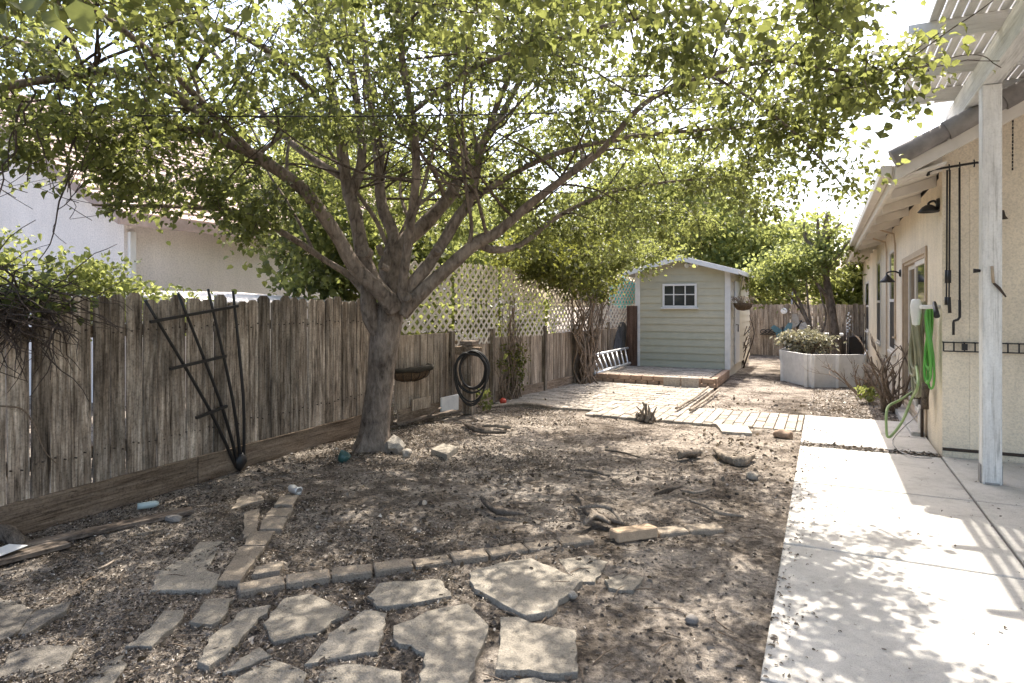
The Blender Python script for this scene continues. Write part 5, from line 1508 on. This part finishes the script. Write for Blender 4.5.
pc = thing('patio_cover', (-6.8, 7.5, 0), 'low white patio cover roof just above the tall fence top', 'patio cover')
m = MB(); m.prism([(-8.6, 4.9, 1.64), (-6.0, 4.9, 1.47), (-6.0, 4.9, 1.52), (-8.6, 4.9, 1.69)], (0, 2.6, 0)); m.build('roof', M['stucco_white'], pc)
for x, y in ((-6.1, 5.0), (-6.1, 7.4), (-8.5, 5.0), (-8.5, 7.4)):
    m = MB(); m.tube([(x, y, -.05), (x, y, 1.5)], .04, 8); m.build('post', M['white_plastic'], pc)

# ---- background beyond the shed and rear fence
BG = 'trees beyond the rear fence'
simple_tree('background_tree', 'tall dense green tree standing behind the green shed', (-4.5, 22.5, 0), [(-4.5, 22.5, 0), (-4.4, 22.4, 2), (-4.5, 22.3, 4)],
            [((-4.8, 22.2, 3.6), (1.9, 1.5, 1.5), 3), ((-3.6, 22.4, 4.8), (1.8, 1.5, 1.4), 3), ((-6.3, 22.5, 4.8), (1.8, 1.5, 1.6), 2), ((-5, 22.5, 6.0), (2.0, 1.5, 1.2), 2)], 9000, (.10, .19), M['leaf_shrub'], 41, 260, .42, 'tree', BG, .2)
simple_tree('background_tree', 'rounded bright green tree between the shed roof and the bare trunk', (-1.7, 22.0, 0), [(-1.7, 22.0, 0), (-1.7, 22, 1.8), (-1.6, 22, 3)],
            [((-1.9, 21.8, 2.2), (1.5, 1.2, 1.0), 3), ((-1.0, 22, 3.0), (1.4, 1.2, .9), 2), ((-2.6, 22.2, 3.4), (1.3, 1.2, 1.1), 2)], 6000, (.11, .2), M['leaf_shrub'], 42, 200, .32, 'tree', BG, .15)
simple_tree('background_tree', 'low bright tree in front of the distant house corner', (1.0, 23.0, 0), [(1.0, 23.0, 0), (1, 23, 1.5), (1, 23, 2.4)],
            [((.7, 22.8, 1.9), (1.0, 1.0, .8), 3), ((1.5, 23, 2.2), (.8, 1.0, .7), 2)], 4000, (.11, .2), M['leaf_shrub'], 43, 110, .26, 'tree', BG, .12)
simple_tree('background_tree', 'hazy distant tall tree far behind the shed roof', (-9, 38, 0), [(-9, 38, 0), (-9, 38, 3), (-9, 38, 6)],
            [((-9, 38, 6.5), (4, 3, 3), 3), ((-6, 38, 5.5), (3, 2, 2.5), 2), ((-3, 39, 4.5), (2.5, 2, 2.0), 2), ((-12, 38, 6), (3, 2, 3), 2)], 9000, (.22, .4), M['leaf_back'], 44, 220, .6, 'tree', BG, .3)
def tp(px, py, Y): return tuple(onY(px, py, Y))
simple_tree('slender_tree', 'slender tree with tall straight grey trunk behind the planter', tuple(Vector((onY(833, 304, 16).x, 16, 0))), [(onY(836, 304, 16).x, 16, -.02), tp(834, 330, 16), tp(828, 290, 16), tp(823, 255, 16), tp(826, 225, 16), tp(828, 212, 16)],
            [(tp(822, 232, 16), (.55, .5, .45), 2), (tp(835, 245, 16), (.45, .4, .35), 2), (tp(808, 262, 16), (.6, .5, .4), 2), (tp(842, 270, 16), (.5, .4, .35), 1.2)], 1700, (.06, .11), M['leaf_shrub'], 45, 120, .16, 'tree', None, .12, 'bark',
            [(tp(826, 272, 16), tp(838, 255, 15.8), tp(850, 240, 15.7)), (tp(824, 258, 16), tp(812, 240, 16), tp(800, 228, 16.1)), (tp(824, 245, 16), tp(832, 232, 15.9), tp(842, 222, 15.8)), (tp(830, 300, 16), tp(818, 285, 15.8), tp(806, 268, 15.7)), (tp(823, 250, 16), tp(818, 232, 16), tp(818, 212, 16)), (tp(823, 250, 16), tp(806, 240, 16), tp(804, 222, 16))])
simple_tree('leaning_tree', 'multi stemmed leaning tree with bright leaves beside the slender grey trunk', tuple(Vector((onY(818, 304, 15.6).x, 15.6, 0))), [(onY(820, 304, 15.6).x, 15.6, -.02), tp(814, 338, 15.6), tp(805, 315, 15.6), tp(795, 292, 15.6), tp(785, 275, 15.6)],
            [(tp(782, 272, 15.6), (.75, .6, .38), 3), (tp(800, 262, 15.6), (.6, .5, .35), 2), (tp(768, 285, 15.6), (.5, .5, .3), 2)], 2600, (.06, .11), M['leaf_shrub'], 46, 120, .17, 'tree', None, .06, 'bark',
            [(tp(812, 332, 15.6), tp(808, 305, 15.5), tp(806, 280, 15.5), tp(800, 262, 15.5)), (tp(806, 318, 15.6), tp(790, 296, 15.7), tp(772, 282, 15.8)), (tp(818, 345, 15.6), tp(826, 318, 15.5), tp(822, 300, 15.4), tp(818, 285, 15.4))])
dh = thing('distant_house', (2.2, 36, 0), 'distant pale house corner seen past the end of the roof', 'house')
q0, q1 = onY(834, 273, 36), onY(870, 273, 36)
m = MB(); m.box(q0.x, q1.x + 4, 36, 44, -.05, q0.z); m.build('wall', M['stucco_white'], dh)
m = MB(); m.prism([(q0.x - .3, 35.7, q0.z), (q1.x + 4.3, 35.7, q0.z), (q1.x + 4, 40, q0.z + .9), (q0.x, 40, q0.z + .9)], (0, 0, .1)); m.build('roof', M['tile_brown'], dh)
m = MB(); 
cl = thing('clothesline', (-2, 18.6, 0), 'pale green clothesline strung beside the shed roof', 'clothesline')
for k in range(4):
    p, q = P(757, 270 + k * 4, 17.2), P(792, 273 + k * 2.5, 18.6); m = MB(); m.tube([p, (p + q) / 2 - UP * .04, q], .008, 5, 3); m.build('line', M['teal_pale'], cl)
m = MB(); q = P(792, 276, 18.6); m.tube([(q.x, q.y, -.02), (q.x, q.y, q.z + .1)], .03, 8); m.build('pole', M['grey_metal'], cl)

# planter, shrub, bin and ornaments
pl = thing('planter_box', G(812, 386), 'white panelled raised planter box in front of the trees', 'planter')
c0, c1, c2, c3 = G(782, 379), G(806, 385), G(813, 386), G(862, 386)
top_z = .58
def panel(a, b, m, fl=.06):
    a, b = Vector((a.x, a.y, -.03)), Vector((b.x, b.y, -.03)); d = (b - a).normalized(); n = Vector((d.y, -d.x, 0))
    a2, b2 = a + n * fl + UP * (top_z + .03), b + n * fl + UP * (top_z + .03)
    m.prism([a, b, b2, a2], -n * .03)
for (a, b) in ((c0, c1), (c1, c2), (c2, c2.lerp(c3, .48)), (c2.lerp(c3, .5), c3), (c3, c3 + Vector((.1, 1.3, 0))), (c0 + Vector((.1, 1.4, 0)), c0)):
    m = MB(); panel(a, b, m); m.build('side_panel', M['planter'], pl, bevel=.004)
for c in (c0, c1, c2, c2.lerp(c3, .49)):
    m = MB(); m.tint = .6; m.bar(Vector((c.x, c.y - .045, -.03)), Vector((c.x, c.y - .10, top_z)), .05, .03, (0, 1, 0)); m.build('batten', M['planter'], pl)
m = MB(); m.prism([Vector((c.x, c.y + .08, .42)) for c in (c0, c1, c2, c3)] + [Vector((c3.x, c3.y + 1.3, .42)), Vector((c0.x, c0.y + 1.4, .42))], (0, 0, .05)); m.build('soil', M['soil_dark'], pl)
q = (c0 + c1) / 2 + Vector((.2, .5, 0))
sr_ = thing('pale_shrub', (q.x, q.y, .46), 'pale cream leafed rounded shrub growing in the planter box', 'shrub')
m = MB(); rnd = random.Random(2)
for k in range(24):
    a = rnd.uniform(0, 6.28); r_ = rnd.uniform(.1, .5); m.tube([Vector((q.x, q.y, .45)), Vector((q.x + math.cos(a) * r_ * .5, q.y + math.sin(a) * r_ * .5, .62)), Vector((q.x + math.cos(a) * r_, q.y + math.sin(a) * r_, rnd.uniform(.65, .9)))], .012, 5, 2)
m.build('stems', M['vine_dry'], sr_)
crown(sr_, [(Vector((q.x + .0, q.y, .78)), (.52, .4, .20), 1)], 1500, (.05, .10), M['leaf_pale'], 9, 90, .07, wide=.3)
bn = thing('storage_bin', onY(818, 350, 19.4), 'dark low storage bin with a white lid edge against the rear fence', 'bin')
a, b = onY(797, 334, 19.3), onY(841, 334, 19.3)
m = MB(); m.box(a.x, b.x, 19.3, 20.0, -.04, a.z - .03); m.build('body', M['dark_box'], bn, bevel=.01)
m = MB(); m.box(a.x - .06, b.x + .06, 19.24, 20.05, a.z - .03, a.z + .03); m.build('lid', M['white_plastic'], bn, bevel=.008)
m = MB(); q = onY(857, 340, 19.6); m.box(q.x - .18, q.x + .12, 19.5, 19.9, -.04, .62)
tag(m.build('dark_crate', M['dark_box'], bevel=.01), 'small dark crate by the far corner of the house', 'crate')
def butterfly(px, py, s, label, mat, tiltz=.3):
    c = onY(px, py, 20.17); rt = thing('butterfly_ornament', c, label, 'ornament', 'metal butterflies on the rear fence')
    ca, sa = math.cos(tiltz), math.sin(tiltz)
    def T(x, z, y=0): return c + Vector((x * ca - z * sa, -.02 - y, x * sa + z * ca))
    for sg in (-1, 1):
        m = MB()
        m.prism([T(0, .02 * s), T(sg * .2 * s, .22 * s, .05), T(sg * .3 * s, .16 * s, .07), T(sg * .22 * s, .0, .05), T(0, -.02 * s)], (0, -.006, 0))
        m.prism([T(0, -.021 * s), T(sg * .2 * s, -.02 * s, .05), T(sg * .2 * s, -.16 * s, .05), T(sg * .1 * s, -.2 * s, .03)], (0, -.006, 0)); m.build('wing', mat, rt)
    m = MB(); m.tube([T(0, -.14 * s, .01), T(0, .12 * s, .01)], .02 * s, 8); m.build('body', M['black_metal'], rt)
butterfly(783, 331, 1.0, 'blue grey metal butterfly, lower of the two on the rear fence', M['butterfly_blue'], .2)
butterfly(799.5, 324, 1.0, 'grey metal butterfly, higher of the two on the rear fence', M['grey_metal'], -.5)
rt = thing('scroll_ornament', onY(768, 332, 20.15), 'black wrought iron scroll ornament on the rear fence', 'ornament')
m = MB()
for k in range(4):
    c = onY(763 + k * 4.5, 332, 20.14); m.tube([c + Vector((math.cos(a_) * (.11 - .012 * q_), 0, math.sin(a_) * (.09 - .01 * q_))) for q_, a_ in enumerate(np.linspace(0, 7.5, 9))], .012, 5, 2)
m.bar(onY(760, 334.5, 20.14), onY(782, 334.5, 20.14), .02, .02); m.build('scroll', M['black_metal'], rt)
rt = thing('fence_plaque', onY(784, 311, 20.15), 'small white oval plaque hung near the top of the rear fence', 'plaque')
m = MB(); c = onY(784, 311, 20.15); m.lathe(c, [(0, 0), (.085, 0), (.09, .012), (.08, .02), (0, .02)], 18, (0, -1, 0)); m.build('plate', M['white_plastic'], rt)
m = MB(); m.tube([c + Vector((0, 0, -.1)), c + Vector((0, 0, -.5))], .012, 6); m.build('stake', M['rust_metal'], rt)
rt = thing('flower_garland', onY(850, 322, 20.12), 'string of small white flowers hanging on the rear fence by the house', 'garland')
rnd = random.Random(7); m = MB()
for k in range(12):
    c = onY(850 + rnd.uniform(-2.5, 2.5), 313 + k * 1.7, 20.1); m.blob(c, .028, k, 1, .3)
m.build('flowers', M['white_plastic'], rt)
m = MB(); m.tube([onY(850, 310, 20.12), onY(850, 334, 20.12)], .008, 5); m.build('string', M['vine_dry'], rt)

# dead rose bushes by the house, dry twiggy plants
def twig_bush(name, label, base, n, h, spread, mat, seed, r=.014, lean=(0, 0), cat='bush', group=None, leafargs=None, depth=2):
    rnd = random.Random(seed); base = Vector(base); rt = thing(name, base, label, cat, group); m = MB()
    def grow(p, d_, L, rr, lev):
        pts = [p]
        for k in range(4):
            d_ = (d_ + Vector((rnd.gauss(0, .14), rnd.gauss(0, .14), rnd.gauss(.03, .1)))).normalized(); pts.append(pts[-1] + d_ * L / 4)
        m.tint = rnd.random(); m.tube(pts, list(np.linspace(rr, rr * .55, 5)), 6 if rr > .008 else 4, 2)
        if lev:
            for _ in range(rnd.randint(1, 3)):
                q = pts[rnd.randint(2, 4)]; grow(q, (d_ + Vector((rnd.gauss(0, .6), rnd.gauss(0, .6), rnd.uniform(-.1, .5)))).normalized(), L * rnd.uniform(.3, .6), rr * .6, lev - 1)
    for k in range(n):
        a = rnd.uniform(0, 6.28); d_ = Vector((math.cos(a) * spread + lean[0], math.sin(a) * spread + lean[1], 1)).normalized()
        grow(base + Vector((rnd.gauss(0, .07), rnd.gauss(0, .1), -.03)), d_, h * rnd.uniform(.55, 1.05), r * rnd.uniform(.6, 1.2), depth)
    m.build('stems', mat, rt)
    if leafargs: crown(rt, **leafargs)
    return rt
RB = 'bare bushes beside the house'
twig_bush('rose_bush', 'bare pruned rose bush with thick pale stems against the house wall', G(893, 410), 13, .85, .34, M['vine_dry'], 4, .022, (-.12, -.05), 'bush', RB)
twig_bush('rose_bush', 'smaller bare thorny bush between the planter and the pruned rose', G(862, 395), 14, .62, .75, M['vine_dry'], 6, .012, (-.3, 0), 'bush', RB)
twig_bush('dry_sapling', 'thin leafless sapling at the right corner of the green shed', G(741, 366), 5, 1.0, .25, M['vine_dark'], 7, .02, (0, 0), 'sapling')
q = G(868, 402, .0)
twig_bush('young_plant', 'tiny yellow green plant sprouting at the foot of the bare bushes', q, 4, .18, .5, M['vine_dry'], 8, .006, (0, 0), 'plant', None, dict(blobs=[(q + UP * .12, (.14, .14, .1), 1)], n=60, size=(.06, .1), mat=M['leaf_shrub'], seed=3, clumps=10, spread=.05), 1)
q = G(404, 412, 0)
twig_bush('weed', 'small green weed growing from the foot of the low fence', q, 4, .2, .5, M['vine_dry'], 9, .004, (0, 0), 'plant', None, dict(blobs=[(q + UP * .12, (.08, .12, .1), 1)], n=50, size=(.03, .05), mat=M['leaf'], seed=3, clumps=10, spread=.03), 1)
q = G(483, 411, 0)
twig_bush('weed', 'leafy green weed at the foot of the hose post', q, 5, .3, .4, M['vine_dry'], 19, .004, (0, 0), 'plant', None, dict(blobs=[(q + UP * .16, (.1, .12, .16), 1)], n=110, size=(.04, .07), mat=M['leaf'], seed=3, clumps=16, spread=.04), 1)

# ------------------------------------------------------------------ litter: chips, leaves and crumbs over the soil (nobody could count it)
rng = np.random.default_rng(5)
def litter(name, n, size, xr, yr, dens, mat, seed, wide, tintd, flat=.25):
    rng = np.random.default_rng(seed); pos, siz = [], []
    tries = 0
    while len(pos) < n and tries < n * 12:
        tries += 1
        # more of it close to the viewer so that every patch is covered alike
        y = yr[0] + (yr[1] - yr[0]) * rng.random() ** 1.7; x = rng.uniform(*xr)
        if x > PATH_L + .03 or (in_paved(x, y) and rng.random() > .02): continue
        if rng.random() > dens(x, y): continue
        z = max(ground_z(x, y), -.0 if in_paved(x, y) else -1) + rng.uniform(.002, .012)
        pos.append((x, y, z)); siz.append(rng.uniform(*size) * (1 + .05 * y))
    pos = np.array(pos); N = len(pos)
    d_ = rng.normal(size=(N, 3)); d_[:, 2] *= flat; nn = rng.normal(size=(N, 3)) * flat * 1.4; nn[:, 2] += 1
    ti = np.clip(tintd(rng, N), 0, 1)
    o = leaves(name, pos, d_, nn, siz, ti, mat, None, wide, .12, 'stuff')
    return o
def dens_chip(x, y):
    v = .38 + 1.5 * noise.noise(Vector((x * .8, y * .8, 4))) + .6 * noise.noise(Vector((x * 2.6, y * 2.6, 8)))
    if y < 3.4 and x < -1.2: v += .5
    if x < -3.4: v += .35
    if x > -2.3: v -= .9 * min(1, (x + 2.3))
    if y > 6.8: v -= .5
    return max(.05, min(1, v))
litter('wood_chips', 70000, (.006, .020), (-5.0, -.2), (1.4, 9.4), dens_chip, M['litter'], 3, .22, lambda r, n: np.where(r.random(n) < .55, r.normal(.22, .14, n), r.normal(.68, .22, n)))
litter('leaf_litter', 3000, (.018, .042), (-5.0, -.2), (1.4, 11), lambda x, y: max(.03, min(1, .35 + 1.6 * noise.noise(Vector((x * .7, y * .7, 9))))), M['litter'], 4, .36, lambda r, n: r.normal(.4, .22, n), .4)
m = MB(); rnd = random.Random(12)
for k in range(7000):
    y = 1.5 + 13 * rnd.random() ** 1.6; x = rnd.uniform(-5, -.25) if rnd.random() < .85 else rnd.uniform(-1.7, .9)
    if in_paved(x, y): continue
    r_ = rnd.uniform(.003, .010) * (1.9 if rnd.random() < .05 else 1); m.tint = rnd.random()
    m.blob((x, y, ground_z(x, y) + r_ * .3), (r_, r_ * rnd.uniform(.7, 1.2), r_ * .7), k, 1, .4)
tag(m.build('soil_crumbs', M['dirt']), kind='stuff')
m = MB()
for k in range(420):
    y = 1.6 + 8 * rnd.random() ** 1.3; x = rnd.uniform(-5, -.3)
    if in_paved(x, y): continue
    a = rnd.uniform(0, 6.28); L = rnd.uniform(.06, .22); z = ground_z(x, y) + .006; p = Vector((x, y, z)); d_ = Vector((math.cos(a), math.sin(a), 0)); n_ = Vector((-d_.y, d_.x, 0))
    m.tint = rnd.random(); m.tube([p, p + d_ * L * .5 + n_ * rnd.gauss(0, .02) + UP * .012, p + d_ * L + UP * rnd.uniform(0, .02)], [.003, .0028, .0015], 4, 2)
tag(m.build('fallen_twigs', M['vine_dry']), kind='stuff')
rng3 = np.random.default_rng(18); N = 900
px_ = PATH_L + np.abs(rng3.normal(0, .10, N)); py_ = rng3.uniform(1.5, 9.4, N); k_ = rng3.random(N) < .35; px_[k_] = rng3.uniform(PATH_L, 2.5, k_.sum())
pos = np.stack([px_, py_, np.full(N, .006)], 1)
leaves('path_litter', pos, rng3.normal(size=(N, 3)) * (1, 1, .15), rng3.normal(size=(N, 3)) * .3 + (0, 0, 1), rng3.uniform(.008, .028, N), np.clip(rng3.normal(.35, .25, N), 0, 1), M['litter'], None, .3, .1, 'stuff')
# dirt and leaves along the crack of the path
rng2 = np.random.default_rng(8); N = 500
pos = np.stack([rng2.uniform(PATH_L, PATH_R, N), rng2.normal(7.54, .05, N), np.full(N, .004)], 1)
leaves('path_debris', pos, rng2.normal(size=(N, 3)) * (1, 1, .2), rng2.normal(size=(N, 3)) * .3 + (0, 0, 1), rng2.uniform(.02, .05, N), np.clip(rng2.normal(.4, .25, N), 0, 1), M['litter'], None, .3, .1, 'stuff')
N = 1500
pos = np.stack([rng2.uniform(-.2, 1.0, N), 9.6 + 3.2 * rng2.random(N), np.zeros(N)], 1); pos[:, 2] = [ground_z(*p[:2]) + .01 for p in pos]
leaves('leaf_litter', pos, rng2.normal(size=(N, 3)) * (1, 1, .3), rng2.normal(size=(N, 3)) * .4 + (0, 0, 1), rng2.uniform(.02, .05, N), np.clip(rng2.normal(.7, .2, N), 0, 1), M['litter'], None, .3, .1, 'stuff')
